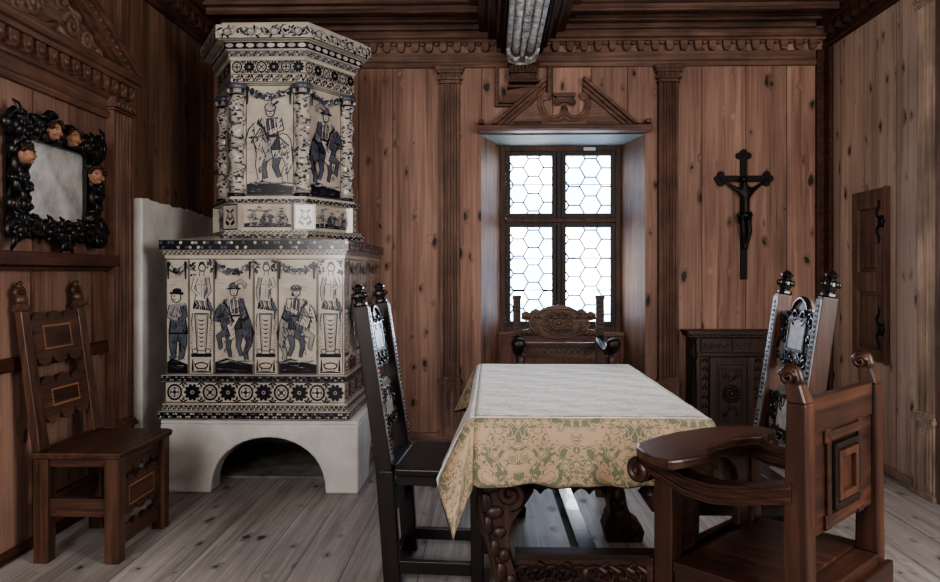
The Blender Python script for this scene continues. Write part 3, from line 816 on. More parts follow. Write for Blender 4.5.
def herm_tile(P, x0, x1, y0, y1, arms, seed=0):
    rr = random.Random(seed); w, h = x1 - x0, y1 - y0; cx = (x0 + x1) / 2
    P.rect(x0, x1, y0, y1, 3); P.rect(x0 + .003, x1 - .003, y0 + .003, y1 - .003, 0)
    D = Sub(P, cx, y0, w)          # unit = tile width
    H = h / w
    # tapering pedestal with chevrons, scrolled foot
    D.poly([(-.3, H * .53), (.3, H * .53), (.2, H * .2), (-.2, H * .2)], 3)
    D.poly([(-.26, H * .52), (.26, H * .52), (.17, H * .205), (-.17, H * .205)], 1)
    D.poly([(-.17, H * .51), (.17, H * .51), (.11, H * .21), (-.11, H * .21)], 0)
    for i in range(7):
        y = H * (.245 + .037 * i); q = .09 + .008 * i
        D.line([(-q, y + .05), (-q * .5, y), (0, y - .02), (q * .5, y), (q, y + .05)], [.01, .04, .05, .04, .01])
    for sg in (-1, 1):
        D.line([(sg * (.27 + .11 * math.cos(a)), H * .2 + .1 * math.sin(a)) for a in [i * .7 for i in range(10)]], .035)
        D.line([(sg * .36, H * .53), (sg * .42, H * .44), (sg * .3, H * .34)], [.05, .03, .01], 2)
    D.poly([(-.42, H * .15), (.42, H * .15), (.42, H * .18), (-.42, H * .18)], 3)
    D.ell((0, H * .075), .24, .1, 0, 0, .05); D.line([(-.3, H * .1), (-.15, H * .03), (.15, H * .03), (.3, H * .1)], .03)
    D.line([(-.42, H * .02), (.42, H * .02)], .05)
    for sg in (-1, 1): D.line([(sg * .36, H * .03), (sg * .36, H * .13)], [.1, .03])
    # draped hips and nude torso
    D.poly([(-.36, H * .57), (.36, H * .55), (.3, H * .66), (-.28, H * .66)], 3)
    for i in range(7):
        D.line([(-.3 + .08 * i, H * .65), (-.16 + .06 * i, H * .6), (-.3 + .1 * i, H * .56)], [.04, .05, .02], (1, 2, 0)[i % 3])
    D.limb([(.3, H * .63), (.42, H * .56), (.36, H * .48)], [.12, .1, .03], 2)
    D.limb([(-.02, H * .64), (.0, H * .74), (.02, H * .84)], [.46, .40, .58], 0, .06)
    D.limb([(.14, H * .65), (.13, H * .74), (.2, H * .83)], [.1, .12, .14], 1, 0)
    for i in range(12): D.line([(.1 + .015 * i, H * (.65 + .014 * i)), (.16 + .012 * i, H * (.67 + .014 * i))], [.02, .006], 2 if i % 2 else 3)
    D.line([(0, H * .67), (.01, H * .82)], .02, 2)
    D.line([(-.16, H * .78), (-.04, H * .775)], .02); D.line([(.06, H * .775), (.18, H * .78)], .02)
    for i in range(4): D.line([(.1 + .03 * i, H * (.66 + .01 * i)), (.13 + .03 * i, H * (.72 + .012 * i))], .015, 2)
    if arms == 0:
        D.limb([(-.22, H * .84), (-.36, H * .74), (-.1, H * .685)], [.14, .12, .09], 0, .05)
        D.limb([(.24, H * .84), (.34, H * .72), (.16, H * .66)], [.14, .12, .09], 1, .05)
    else:
        D.limb([(-.22, H * .84), (-.34, H * .73), (-.3, H * .64)], [.14, .12, .09], 1, .05)
        D.limb([(.24, H * .84), (.36, H * .77), (.1, H * .74)], [.14, .12, .09], 0, .05)
    D.limb([(.02, H * .85), (.03, H * .9)], [.16, .14], 0, .05)
    D.ell((.03, H * .925), .12, .13, 0, 0, .04)
    D.line([(-.09, H * .935), (-.04, H * .965), (.06, H * .972), (.14, H * .94)], [.05, .09, .09, .05], 2 if arms else 3)
    D.line([(.0, H * .905), (.05, H * .903)], .02); D.line([(-.03, H * .93), (.0, H * .93)], .025); D.line([(.06, H * .93), (.09, H * .93)], .025)
    for sg in (-1, 1):
        for i in range(12): D.P.ell(D.t((sg * rr.uniform(.26, .45), H * rr.uniform(.86, .985))), .009, .005, rr.choice((3, 3, 2)), rr.uniform(0, 3), 7)
        for i in range(14): D.line([(sg * .44, H * (.22 + .022 * i)), (sg * rr.uniform(.3, .36), H * (.23 + .022 * i))], [.025, .008], rr.choice((2, 3)))

def rosettes(P, x0, x1, y0, y1, pitch, start=0):
    P.rect(x0, x1, y0, y1, 3); P.rect(x0, x1, y0 + (y1 - y0) * .04, y1 - (y1 - y0) * .04, 0)
    n = max(1, round((x1 - x0) / pitch)); st = (x1 - x0) / n; r = min(st, y1 - y0) * .47; cy = (y0 + y1) / 2
    for i in range(n):
        cx = x0 + st * (i + .5)
        if (i + start) % 2:
            for k in range(10):
                a = 2 * PI * k / 10
                P.ell((cx + r * .58 * math.cos(a), cy + r * .58 * math.sin(a)), r * .46, r * .25, 3, a, 8)
            P.ell((cx, cy), r * .24, r * .24, 1); P.ell((cx, cy), r * .12, r * .12, 3)
        else:
            P.ell((cx, cy), r * .92, r, 3); P.ell((cx, cy), r * .7, r * .76, 0); P.ell((cx, cy), r * .58, r * .62, 2); P.ell((cx, cy), r * .5, r * .54, 0)
            for a in (0, 1, 2, 3):
                q = PI / 4 + a * PI / 2 if i % 4 else a * PI / 2
                P.rib([(cx, cy), (cx + r * .6 * math.cos(q), cy + r * .6 * math.sin(q))], [r * .12, r * .3], 2)
            P.ell((cx, cy), r * .2, r * .2, 3)
        if i < n - 1:
            for sg in (-1, 1):
                P.ell((cx + st / 2 - r * .25, cy + sg * (y1 - y0) * .40), r * .3, r * .1, 3, sg * .5, 7); P.ell((cx + st / 2 + r * .25, cy + sg * (y1 - y0) * .40), r * .3, r * .1, 3, -sg * .5, 7)
                P.ell((cx + st / 2, cy + sg * (y1 - y0) * .3), r * .13, r * .26, 3, sg * .4, 7)
                P.rib([(cx + st / 2 - r * .2, cy + sg * (y1 - y0) * .12), (cx + st / 2 + r * .2, cy + sg * (y1 - y0) * .4)], r * .08, 2)

def leafband(P, x0, x1, y0, y1, dens=1.0, bg=0, seed=0, tones=(3, 3, 2)):
    rr = random.Random(seed + int(x0 * 1000)); P.rect(x0, x1, y0, y1, bg)
    h = y1 - y0; st = h * .9 / dens; n = max(2, int((x1 - x0) / st)); st = (x1 - x0) / n
    pts = [(x0 + (x1 - x0) * i / (n * 4), (y0 + y1) / 2 + h * .22 * math.sin(i * PI / 2)) for i in range(n * 4 + 1)]
    P.rib(pts, h * .13, 3)
    for i in range(n):
        cx = x0 + st * (i + .5)
        for sg in (-1, 1):
            P.ell((cx + sg * st * .2, (y0 + y1) / 2 + sg * h * .24 * (1 if i % 2 else -1)), st * .3, h * .16, rr.choice(tones), sg * .5 + rr.uniform(-.3, .3), 8)
    P.rib([(x0, y0 + h * .04), (x1, y0 + h * .04)], h * .07, 3); P.rib([(x0, y1 - h * .04), (x1, y1 - h * .04)], h * .07, 3)

def beads(P, x0, x1, y0, y1, pitch):
    P.rect(x0, x1, y0, y1, 3)
    n = max(1, round((x1 - x0) / pitch)); st = (x1 - x0) / n
    for i in range(n):
        P.ell((x0 + st * (i + .5), (y0 + y1) / 2), st * .4, (y1 - y0) * .33, 0 if i % 3 else 1, 0, 10)

# ------------------------------------------------------------------ the tiled stove
SX0, SX1, SY0, SY1 = -1.768, -.797, 4.045, 5.32
stl = (-1.27, 4.6, 0)
stove = thing('tiled_stove', 'tall stove of blue and white picture tiles with a six-sided tower, on an arched base', 'stove', stl)
def T(mb, name, mats=INK, bevel=0, par=None): return mb.obj(name, mats, par or stove, stl, bevel)
# plaster base with an arch at the front and one on the right side
bx0, bx1, by0, by1, bz = -1.80, -.715, 4.03, 5.33, .375
m = MB()
ac = -1.208
pl = [(bx0, 0), (ac - .312, 0)] + [(ac - .312 * math.cos(a), .302 * math.sin(a) ** .85 if 0 < a < PI else 0) for a in [PI * i / 20 for i in range(1, 20)]] + [(ac + .312, 0), (bx1, 0), (bx1, bz), (bx0, bz)]
m.prism(pl, 0, .14, FR((0, by0 + .14, 0), (1, 0, 0), (0, 0, 1), (0, -1, 0)))
sc_ = 4.74
pl = [(by0 + .14, 0), (sc_ - .36, 0)] + [(sc_ - .36 * math.cos(PI * i / 20), .31 * math.sin(PI * i / 20)) for i in range(1, 20)] + [(sc_ + .36, 0), (by1, 0), (by1, bz), (by0 + .14, bz)]
m.prism(pl, 0, .12, FR((bx1 - .12, 0, 0), (0, 1, 0), (0, 0, 1), (1, 0, 0)))
m.box(bx0, bx0 + .1, by0 + .14, by1, 0, bz).box(bx0 + .1, bx1 - .12, by0 + .14, by1, .318, bz)
m.box(bx0 + .1, bx1 - .12, by1 - .15, by1, 0, .318)
pb = T(m, 'plaster_base', M['plaster'], .012)
m = MB()
m.ext([(0, .375), (0, .405), (.04, .405), (.075, .392), (.08, .375)][::1], (bx0, SY0 + .07, 0), (bx1 + .0, SY0 + .07, 0), (0, -1, 0), (0, 0, 1))
m.box(bx0, bx1, SY0 + .07, by1, .375, .405)
T(m, 'base_ledge', M['plaster'], .006)
MB().box(bx0 + .1, bx1 - .12, by0 + .3, by1 - .15, .001, .012).obj('hearth_floor', M['ash'], stove, stl)

def ring(mb, e, z0, z1, mi=0): mb.box(SX0 - e, SX1 + e, SY0 - e, SY1, z0, z1, mi)
KF = lambda e: FR((0, SY0 - e, 0), (1, 0, 0), (0, 0, 1), (0, -1, 0))
KR = lambda e: FR((SX1 + e, 0, 0), (0, 1, 0), (0, 0, 1), (1, 0, 0))
def both(fn, mb, e, *a, **k):
    fn(Paint(mb, KF(e)), SX0 - e, SX1 + e, *a, **k); fn(Paint(mb, KR(e)), SY0 - e, SY1, *a, **k)
m = MB(); ring(m, .035, .405, .445); both(leafband, m, .035, .408, .442, 1.3, 3, 3, (0, 1, 2)); T(m, 'foot_moulding', INK, 0)
m = MB(); ring(m, .018, .445, .485); both(leafband, m, .018, .448, .480, 2.2, 0, 5); T(m, 'foot_frieze', INK)
m = MB(); ring(m, .004, .485, .605); both(rosettes, m, .004, .488, .603, .1); T(m, 'rosette_band', INK)
m = MB(); ring(m, .022, .605, .64); both(leafband, m, .022, .607, .637, 1.4, 3, 9, (1, 2, 2, 3)); T(m, 'dado_moulding', INK)
m = MB(); ring(m, -.004, .64, 1.275); T(m, 'stove_body', INK)
# picture tiles of the front, each a tile of its own
xs = [-1.772, -1.645, -1.508, -1.289, -1.158, -.94, -.80]
kinds = ['man', 'h0', 1, 'h1', 2, 'h1']
zt0, zt1 = .642, 1.272
for i in range(6):
    m = MB(); m.box(xs[i] + .001, xs[i + 1] - .001, SY0 - .001, SY0 + .004, zt0, zt1)
    P = Paint(m, KF(.001)); k = kinds[i]
    a, b = xs[i] + .002, xs[i + 1] - .002
    if isinstance(k, str) and k[0] == 'h': herm_tile(P, a, b, zt0 + .001, zt1 - .001, int(k[1]), i)
    else: scene_tile(P, a, b, zt0 + .001, zt1 - .001, k, k == 2, 40 + i)
    T(m, 'picture_tile', INK)
ye = [SY0 + .002 + v for v in (0, .14, .36, .50, .72, .86, 1.08, 1.27)]
for i in range(7):
    m = MB(); m.box(SX1 - .004, SX1 + .001, ye[i] + .001, ye[i + 1] - .001, zt0, zt1)
    P = Paint(m, KR(.001)); a, b = ye[i] + .002, ye[i + 1] - .002
    if i % 2 == 0: herm_tile(P, a, b, zt0 + .001, zt1 - .001, i // 2 % 2, 70 + i)
    else: scene_tile(P, a, b, zt0 + .001, zt1 - .001, (1, 2, 0)[i // 2], False, 80 + i)
    T(m, 'picture_tile', INK)
m = MB(); ring(m, .008, 1.275, 1.298); ring(m, .016, 1.293, 1.318); both(leafband, m, .016, 1.294, 1.317, 1.6, 0, 21); T(m, 'cornice_cove', INK)
m = MB(); ring(m, .030, 1.318, 1.374); both(leafband, m, .030, 1.320, 1.373, 1.5, 3, 27, (2, 2, 3, 1, 0)); T(m, 'cornice_leaf_moulding', INK, 0)
# sloping cap of the body
m = MB()
def hexpts(ap, z, c=(-1.272, 4.55)):
    s_ = ap * 2 / math.sqrt(3)
    return [(c[0] + s_ * math.cos(q), c[1] + s_ * math.sin(q), z) for q in [PI / 3 * k for k in range(6)]]
m.hexa([(SX0, SY0, 1.372), (SX1, SY0, 1.372), (SX1, SY1, 1.372), (SX0, SY1, 1.372)], [(SX0 + .16, SY0 + .13, 1.40), (SX1 - .16, SY0 + .13, 1.40), (SX1 - .16, SY1 - .3, 1.40), (SX0 + .16, SY1 - .3, 1.40)])
T(m, 'body_cap', INK)

# six-sided tower
AP = .318; TC = (-1.254, 4.545)
def hring(mb, e, z0, z1, mi=0, e2=None):
    mb.hexa(hexpts(AP + e, z0, TC), hexpts(AP + (e if e2 is None else e2), z1, TC), mi)
def hface(k, e):
    """frame of a tower face: k=0 front, 1 right front, -1 left front; half width returned too"""
    a = -PI / 2 + k * PI / 3
    n = (math.cos(a), math.sin(a), 0)
    o = (TC[0] + n[0] * (AP + e), TC[1] + n[1] * (AP + e), 0)
    return FR(o, (-n[1], n[0], 0), (0, 0, 1), n), (AP + e) / math.sqrt(3)
def hexes(fn, mb, e, *a, **k):
    for q in (-1, 0, 1):
        K, h = hface(q, e); fn(Paint(mb, K), -h, h, *a, **k)
m = MB(); hring(m, .10, 1.385, 1.412); hexes(leafband, m, .10, 1.387, 1.41, .9, 3, 31, (1, 2, 0)); hring(m, .085, 1.412, 1.432); hexes(leafband, m, .085, 1.414, 1.43, 1, 0, 33); T(m, 'tower_foot_moulding', INK)
m = MB(); hring(m, .045, 1.432, 1.585); T(m, 'tower_pedestal', INK)
for q in (-1, 0, 1):
    K, h = hface(q, .045)
    m = MB(); m.box(-h + .075, h - .075, 1.45, 1.57, 0, .004, 0, K)
    P = Paint(m, K, .0046); rr = random.Random(q + 5)
    a, b = -h + .077, h - .077
    ground(P, a, b, 1.452, .03, rr)
    for i in range(3):
        horse_rider(P, a + (b - a) * (.2 + .3 * i), 1.452, .07, i == 1, i, rr, .55)
    for i in range(8): P.ell((rr.uniform(a + .01, b - .01), rr.uniform(1.545, 1.563)), .012, .004, rr.choice((1, 2)), rr.uniform(-.3, .3), 8)
    T(m, 'battle_tile', INK)
# corner tiles with a vase, above them twisted columns
def corner(k):
    a = -PI / 2 + PI / 6 + k * PI / 3
    return a, (math.cos(a), math.sin(a), 0)
for k in (-2, -1, 0, 1):
    a, n = corner(k)
    # the two front corner tiles face the room squarely
    r = (AP + .045) * 2 / math.sqrt(3)
    o = (TC[0] + n[0] * (r + .005), TC[1] + n[1] * (r + .005), 0)
    K = FR(o, (-n[1], n[0], 0), (0, 0, 1), n)
    m = MB(); m.box(-.062, .062, 1.436, 1.582, -.06, .0, 0, K)
    P = Paint(m, K); P.rect(-.06, .06, 1.438, 1.58, 3); P.rect(-.054, .054, 1.444, 1.574, 0)
    P.rect(-.045, .045, 1.453, 1.565, 1); P.rect(-.041, .041, 1.457, 1.561, 0)
    for sg in (-1, 1):
        P.rib([(sg * (.012 + .02 * math.sin(t_ * 1.2)), 1.47 + .018 * t_) for t_ in range(5)], [.012, .01, .008, .006, .004], 2)
        P.ell((sg * .022, 1.475), .018, .01, 3, sg * .6)
        P.ell((sg * .02, 1.545), .014, .008, 2, sg * .5)
    P.ell((0, 1.515), .022, .026, 2); P.ell((0, 1.52), .014, .016, 0)
    T(m, 'corner_tile', INK)
m = MB(); hring(m, .075, 1.585, 1.61); hexes(leafband, m, .075, 1.587, 1.608, 1, 3, 41, (1, 2, 0)); hring(m, .05, 1.61, 1.625); T(m, 'tower_sill_moulding', INK)
m = MB(); hring(m, 0, 1.625, 2.265); T(m, 'tower_body', INK)
for q in (-1, 0, 1):
    K, h = hface(q, 0)
    m = MB(); m.box(-h + .045, h - .045, 1.63, 2.262, 0, .004, 0, K)
    scene_tile(Paint(m, K, .0046), -h + .047, h - .047, 1.632, 2.26, 0 if q != 1 else 1, q == 1, 90 + q)
    T(m, 'picture_tile', INK)
for k in (-2, -1, 0, 1):
    a, n = corner(k)
    r = AP * 2 / math.sqrt(3)
    o = (TC[0] + n[0] * (r + .005), TC[1] + n[1] * (r + .005))
    m = MB(); vs = []; nn, nz = 18, 64
    z0, z1 = 1.66, 2.20
    for i in range(nz + 1):
        u = i / nz; z = z0 + (z1 - z0) * u
        ca = u * 2 * PI * 4.0
        cx, cy = .007 * math.cos(ca), .007 * math.sin(ca)
        for j in range(nn):
            b = 2 * PI * j / nn
            rr_ = .042 * (1 + .05 * math.cos(2 * (b - ca)))
            vs.append((o[0] + cx + rr_ * math.cos(b), o[1] + cy + rr_ * math.sin(b), z))
    for i in range(nz):
        for j in range(nn):
            q = (j + 1) % nn
            d = (j - i * nn * 4.0 / nz) % nn
            q_ = math.sin(i * .9 + j * 1.3) + math.sin(i * .53 - j * .8 + k) + .5 * math.sin(i * 2.1 + j * .4)
            tone = 2 if d < 1 else (0 if q_ > .25 else (1 if q_ > -.25 else (3 if q_ > -.5 else (2 if q_ > -.95 else 0))))
            m.add([vs[i * nn + j], vs[i * nn + q], vs[(i + 1) * nn + q], vs[(i + 1) * nn + j]], [(0, 1, 2, 3)], tone, True)
    for (r0, a0, b0, mi) in ((.05, 1.625, 1.645, 3), (.044, 1.645, 1.662, 1), (.044, 2.198, 2.21, 3), (.05, 2.21, 2.235, 1), (.057, 2.235, 2.265, 2)):
        m.lathe([(r0 - .004, a0), (r0, a0 + .006), (r0, b0 - .006), (r0 - .004, b0)], 12, mi, Matrix.Translation((o[0], o[1], 0)))
    for j in range(10):
        b = 2 * PI * j / 10
        m.ball((o[0] + .05 * math.cos(b), o[1] + .05 * math.sin(b), 2.223), (.01, .01, .014), 6, 4, 3 if j % 2 else 0)
    T(m, 'twisted_column', INK)
m = MB(); hring(m, .045, 2.265, 2.315); hexes(leafband, m, .045, 2.268, 2.313, 1.5, 0, 51); T(m, 'leaf_frieze', INK)
m = MB(); hring(m, .045, 2.315, 2.39); hexes(rosettes, m, .045, 2.318, 2.388, .075, 0); T(m, 'medallion_frieze', INK)
m = MB(); hring(m, .052, 2.39, 2.405); hring(m, .06, 2.405, 2.44); hexes(leafband, m, .06, 2.408, 2.438, 1, 1, 57); T(m, 'upper_frieze', INK)
m = MB(); hring(m, .075, 2.44, 2.485, 0, .085); hexes(beads, m, .085, 2.444, 2.482, .062); T(m, 'bead_moulding', INK)
m = MB(); hring(m, .12, 2.485, 2.56, 0, .135)
for q in (-1, 0, 1):
    K, h = hface(q, .136); P = Paint(m, K); rr = random.Random(q + 60)
    P.rect(-h, h, 2.484, 2.563, 0)
    pts = [(-h + 2 * h * i / 30, 2.523 + .02 * math.sin(i * 1.05 + q)) for i in range(31)]
    P.rib(pts, .005, 2)
    for i in range(60):
        x = -h + .012 + (2 * h - .024) * i / 59; y = 2.523 + rr.uniform(-.028, .028)
        P.ell((x, y), rr.uniform(.009, .02), rr.uniform(.003, .007), rr.choice((3, 3, 2, 1)), rr.uniform(0, PI), 7)
        if i % 3 == 0: P.rib([(x, y), (x + .012, y + rr.uniform(-.02, .02)), (x + .03, y + rr.uniform(-.02, .02))], [.001, .003, .001], 3)
    for i in range(4):
        c_ = (-h + 2 * h * (i + .5) / 4, 2.522)
        P.ell(c_, .024, .022, 3); P.ell(c_, .021, .019, 1); P.ell((c_[0] - .005, c_[1] + .005), .009, .008, 0)
    P.rib([(-h, 2.487), (h, 2.487)], .004, 3)
hring(m, .10, 2.56, 2.585); hring(m, .135, 2.56, 2.564)
T(m, 'crown_cornice', INK)
# ------------------------------------------------------------------ mirror in its carved black frame
mo = (XL + .003, 3.36, 1.62)
mirror = thing('wall_mirror', 'small mirror in a black frame carved with leaves and cherub heads', 'mirror', mo)
KM = FR((XL + .003, 0, 0), (0, 1, 0), (0, 0, 1), (1, 0, 0))
gy0, gy1, gz0, gz1 = 3.125, 3.58, 1.43, 1.765
MB().box(gy0, gy1, gz0, gz1, .012, .018, 0, KM).obj('mirror_glass', M['mirror'], mirror, mo)
m = MB()
m.box(gy0 - .11, gy1 + .07, gz0 - .07, gz1 + .08, 0, .012, 0, KM)
for (a, b, c, d) in ((gy0 - .05, gy0, gz0 - .05, gz1 + .05), (gy1, gy1 + .05, gz0 - .05, gz1 + .05), (gy0, gy1, gz0 - .05, gz0), (gy0, gy1, gz1, gz1 + .05)):
    m.box(a, b, c, d, .012, .04, 0, KM)
rr = random.Random(4)
def lump(y, z, s):
    for k in range(3):
        a = rr.uniform(0, 2 * PI)
        m.ball((y + rr.uniform(-.5, .5) * s, z + rr.uniform(-.5, .5) * s, .045 + rr.uniform(0, .02)), (s * rr.uniform(.4, .8), s * rr.uniform(.4, .8), .03), 8, 5, 0, KM)
    a = rr.uniform(0, 2 * PI)
    m.tube(spiral(y, z, s * .95, s * .2, a, rr.choice((-1.2, 1.2)), 14, .065), [.010 + .006 * math.sin(PI * i / 14) for i in range(15)], 6, 0, KM)
    for k in range(3):
        a = rr.uniform(0, 2 * PI)
        p = [(y + s * t_ * math.cos(a + .5 * t_), z + s * t_ * math.sin(a + .5 * t_), .05 + .03 * math.sin(t_ * 2)) for t_ in (.2, .6, 1.0, 1.3)]
        m.tube(p, [.008, .018, .014, .003], 6, 0, KM, .6)
for i in range(8):
    u = i / 7
    lump(gy0 - .09 + (gy1 - gy0 + .14) * u, gz1 + .035 + .02 * math.sin(u * PI), .05)
    lump(gy0 - .09 + (gy1 - gy0 + .15) * u, gz0 - .045, .05)
for i in range(6):
    u = i / 5
    lump(gy0 - .095, gz0 - .04 + (gz1 - gz0 + .08) * u, .056)
    lump(gy1 + .04, gz0 - .04 + (gz1 - gz0 + .08) * u, .056)
for (y, z) in ((gy0 - .12, gz1 + .05), (gy1 + .06, gz1 + .05), (gy0 - .12, gz0 - .06), (gy1 + .07, gz0 - .06), (3.36, gz0 - .07), (3.24, gz1 + .075)):
    lump(y, z, .07)
m.obj('carved_frame', M['black'], mirror, mo)
def cherub(y, z, s, turn):
    K = FR((XL + .003 + .085, y, z), (-math.sin(turn), math.cos(turn), 0), (0, 0, 1), (math.cos(turn), math.sin(turn), 0))
    h = MB()
    h.ball((0, 0, 0), (s * .8, s, s * .85), 12, 8, 0, K)
    h.ball((0, -s * .18, s * .82), (s * .15, s * .2, s * .18), 7, 5, 0, K)
    for q in (-1, 1):
        h.ball((q * s * .38, -s * .3, s * .55), (s * .3, s * .28, s * .25), 8, 5, 0, K)
        h.ball((q * s * .8, -s * .1, 0), (s * .12, s * .2, s * .18), 6, 4, 0, K)
    h.ball((0, -s * .72, s * .5), (s * .28, s * .22, s * .25), 8, 5, 0, K)
    for q in (-1, 1):
        h.ball((q * s * .32, s * .06, s * .74), (s * .12, s * .06, s * .08), 6, 4, 1, K)
        h.tube([(q * s * .16, s * .2, s * .78), (q * s * .34, s * .27, s * .76), (q * s * .52, s * .2, s * .64)], s * .05, 5, 1, K)
    h.tube([(-s * .2, -s * .48, s * .74), (0, -s * .5, s * .8), (s * .2, -s * .48, s * .74)], s * .06, 5, 2, K)
    o = h.obj('cherub_head', [M['flesh'], M['hairdark'], M['lips']], mirror, mo)
    g = MB()
    r2 = random.Random(int(y * 1000))
    for i in range(26):
        a = r2.uniform(0, PI); e = r2.uniform(-.4, .8)
        g.ball((s * .82 * math.cos(a), s * (.25 + .72 * math.sin(a)), s * e * .8), (s * .28, s * .26, s * .26), 7, 4, 0, K)
    g.obj('curly_hair', M['hairdark'], o, mo)
M['lips'] = plain('painted_lips', (140, 70, 58), .4, .4)
for (y, z, t_) in ((3.03, 1.685, .5), (3.225, 1.817, -.2), (3.375, 1.812, -.3), (3.58, 1.665, -.5)):
    cherub(y, z, .042, t_)

# ------------------------------------------------------------------ crucifix
co = (1.783, YB, 1.15)
cru = thing('hanging_crucifix', 'black wooden crucifix with trefoil ends, hanging on the back wall right of the window', 'crucifix', co)
KC = FR((1.783, YB - .002, 0), (1, 0, 0), (0, 0, 1), (0, -1, 0))
m = MB()
m.box(-.022, .022, 1.15, 2.02, 0, .022, 0, KC).box(-.165, .165, 1.836, 1.88, 0, .0225, 0, KC)
for (cx, cz, dx, dz) in ((0, 2.02, 0, 1), (-.16, 1.858, -1, 0), (.16, 1.858, 1, 0)):
    for (ox, oz) in ((dx * .022, dz * .022), (dz * .03 , dx * .03), (-dz * .03, -dx * .03)):
        q = (cx + ox, cz + oz)
        m.prism(arc(q[0], q[1], .024, 0, 2 * PI, 14)[:-1], 0, .0235, KC)
m.obj('cross', M['cornerdark'], cru, co, .002)
# carved figure: one skinned body
def skinned(name, verts, edges, radii, root, mat, parent, org, K, sub=2):
    me = bpy.data.meshes.new(name)
    o3 = V(org)
    me.from_pydata([tuple(K @ V(v) - o3) for v in verts], edges, [])
    o = bpy.data.objects.new(name, me); C.objects.link(o); o.parent = parent
    me.materials.append(mat)
    sk = o.modifiers.new('skin', 'SKIN'); sk.use_smooth_shade = True
    for i, v in enumerate(me.skin_vertices[0].data):
        r = radii[i]; v.radius = (r, r) if not isinstance(r, tuple) else r
        v.use_root = (i == root)
    sd = o.modifiers.new('subsurf', 'SUBSURF'); sd.levels = sub; sd.render_levels = sub
    return o
bv = [(0, 1.60, .045), (.003, 1.66, .048), (0, 1.72, .05), (-.002, 1.77, .055), (-.008, 1.805, .06), (-.014, 1.835, .068),
      (-.045, 1.77, .048), (-.095, 1.805, .034), (-.145, 1.845, .03), (-.162, 1.858, .03),
      (.045, 1.77, .048), (.095, 1.805, .034), (.145, 1.845, .03), (.162, 1.858, .03),
      (-.02, 1.575, .048), (-.018, 1.485, .07), (-.006, 1.39, .045), (-.004, 1.36, .055),
      (.02, 1.575, .048), (.024, 1.485, .07), (.008, 1.39, .047), (.006, 1.36, .058)]
be = [(0, 1), (1, 2), (2, 3), (3, 4), (4, 5), (3, 6), (6, 7), (7, 8), (8, 9), (3, 10), (10, 11), (11, 12), (12, 13), (0, 14), (14, 15), (15, 16), (16, 17), (0, 18), (18, 19), (19, 20), (20, 21)]
br = [.028, .026, .03, .032, .014, .024, .02, .012, .009, .008, .02, .012, .009, .008, .022, .017, .012, .01, .022, .017, .012, .01]
fig = skinned('carved_figure', bv, be, br, 0, M['bronze'], cru, co, KC)
m = MB()
m.tube([(-.035, 1.605, .05), (0, 1.595, .065), (.035, 1.605, .05)], [.02, .026, .022], 8, 0, KC)
for i in range(5): m.tube([(-.03 + .015 * i, 1.615, .066), (-.024 + .014 * i, 1.56, .07)], .007, 6, 0, KC)
m.tube([(-.03, 1.615, .06), (-.048, 1.6, .05), (-.044, 1.54, .05)], [.012, .014, .005], 7, 0, KC)
m.obj('loincloth', M['black'], fig, co)
m = MB()
m.ball((-.015, 1.848, .06), (.027, .026, .024), 10, 6, 0, KC)
m.tube([(-.016 + .026 * math.cos(a), 1.852, .062 + .024 * math.sin(a)) for a in [2 * PI * i / 12 for i in range(13)]], .005, 5, 0, KC)
m.obj('hair', M['black'], fig, co)

# ------------------------------------------------------------------ carved cupboard on the back wall
qo = (1.635, 5.26, 0)
cup = thing('carved_cupboard', 'low dark carved cupboard with a round flower on its door, standing against the back wall', 'cupboard', qo)
cw, cd, ch = .265, .185, .80          # half width, depth
KQ = FR((1.635, YB - .035, 0), (1, 0, 0), (0, 0, 1), (0, -1, 0))
m = MB()
m.box(-cw, cw, .0, .10, 0, cd, 0, KQ).box(-cw, cw, .10, .755, 0, cd - .02, 0, KQ)
m.box(-cw - .035, cw + .035, .0, .06, 0, cd + .03, 0, KQ).box(-cw - .025, cw + .025, .06, .085, 0, cd + .02, 0, KQ)
m.obj('cabinet_body', carved('z'), cup, qo, .004)
m = MB()
m.box(-cw - .035, cw + .035, .775, .80, 0, cd + .03, 0, KQ).box(-cw - .022, cw + .022, .755, .775, 0, cd + .012, 0, KQ)
for i in range(30):
    x = -cw - .01 + (2 * cw + .02) * i / 29
    m.box(x - .005, x + .005, .757, .773, cd + .012, cd + .019, 0, KQ)
m.obj('cabinet_top', carved('x'), cup, qo, .004)
for sg in (-1, 1):
    x0, x1 = (.006, .205) if sg > 0 else (-.205, -.006)
    m = MB(); m.box(x0, x1, .655, .745, cd - .022, cd - .004, 0, KQ)
    for i in range(4):
        cx = x0 + .025 + (x1 - x0 - .05) * i / 3
        m.tube(spiral(cx, .70, .024, .004, i * PI, 1.3 if i % 2 else -1.3, 14, cd - .002), .005, 6, 0, KQ)
    m.obj('drawer', carved('x'), cup, qo, .002)
m = MB(); m.box(-cw, cw, .628, .648, cd - .02, cd + .004, 0, KQ); m.obj('mid_moulding', carved('x'), cup, qo, .003)
for sg in (-1, 1):
    m = MB()
    KX = Matrix.Translation((1.635 + sg * (cw - .008), YB - .035 - cd + .005, 0))
    m.lathe([(.018, .10), (.026, .11), (.026, .13), (.016, .145), (.02, .2), (.021, .4), (.017, .60), (.026, .615), (.026, .65), (.018, .66), (.018, .74), (.028, .752)], 12, 0, KX)
    m.obj('half_column', M['cornerdark'], cup, qo)
    m = MB(); x0 = sg * .205; x1 = sg * .155
    m.box(min(x0, x1), max(x0, x1), .115, .62, cd - .02, cd - .012, 0, KQ)
    for i in range(8):
        z = .15 + .063 * i
        m.tube([(sg * .18 - .016, z, cd - .012), (sg * .18, z + .03, cd - .004), (sg * .18 + .016, z, cd - .012)], .007, 6, 0, KQ)
    m.obj('carved_stile', carved('z'), cup, qo)
m = MB()
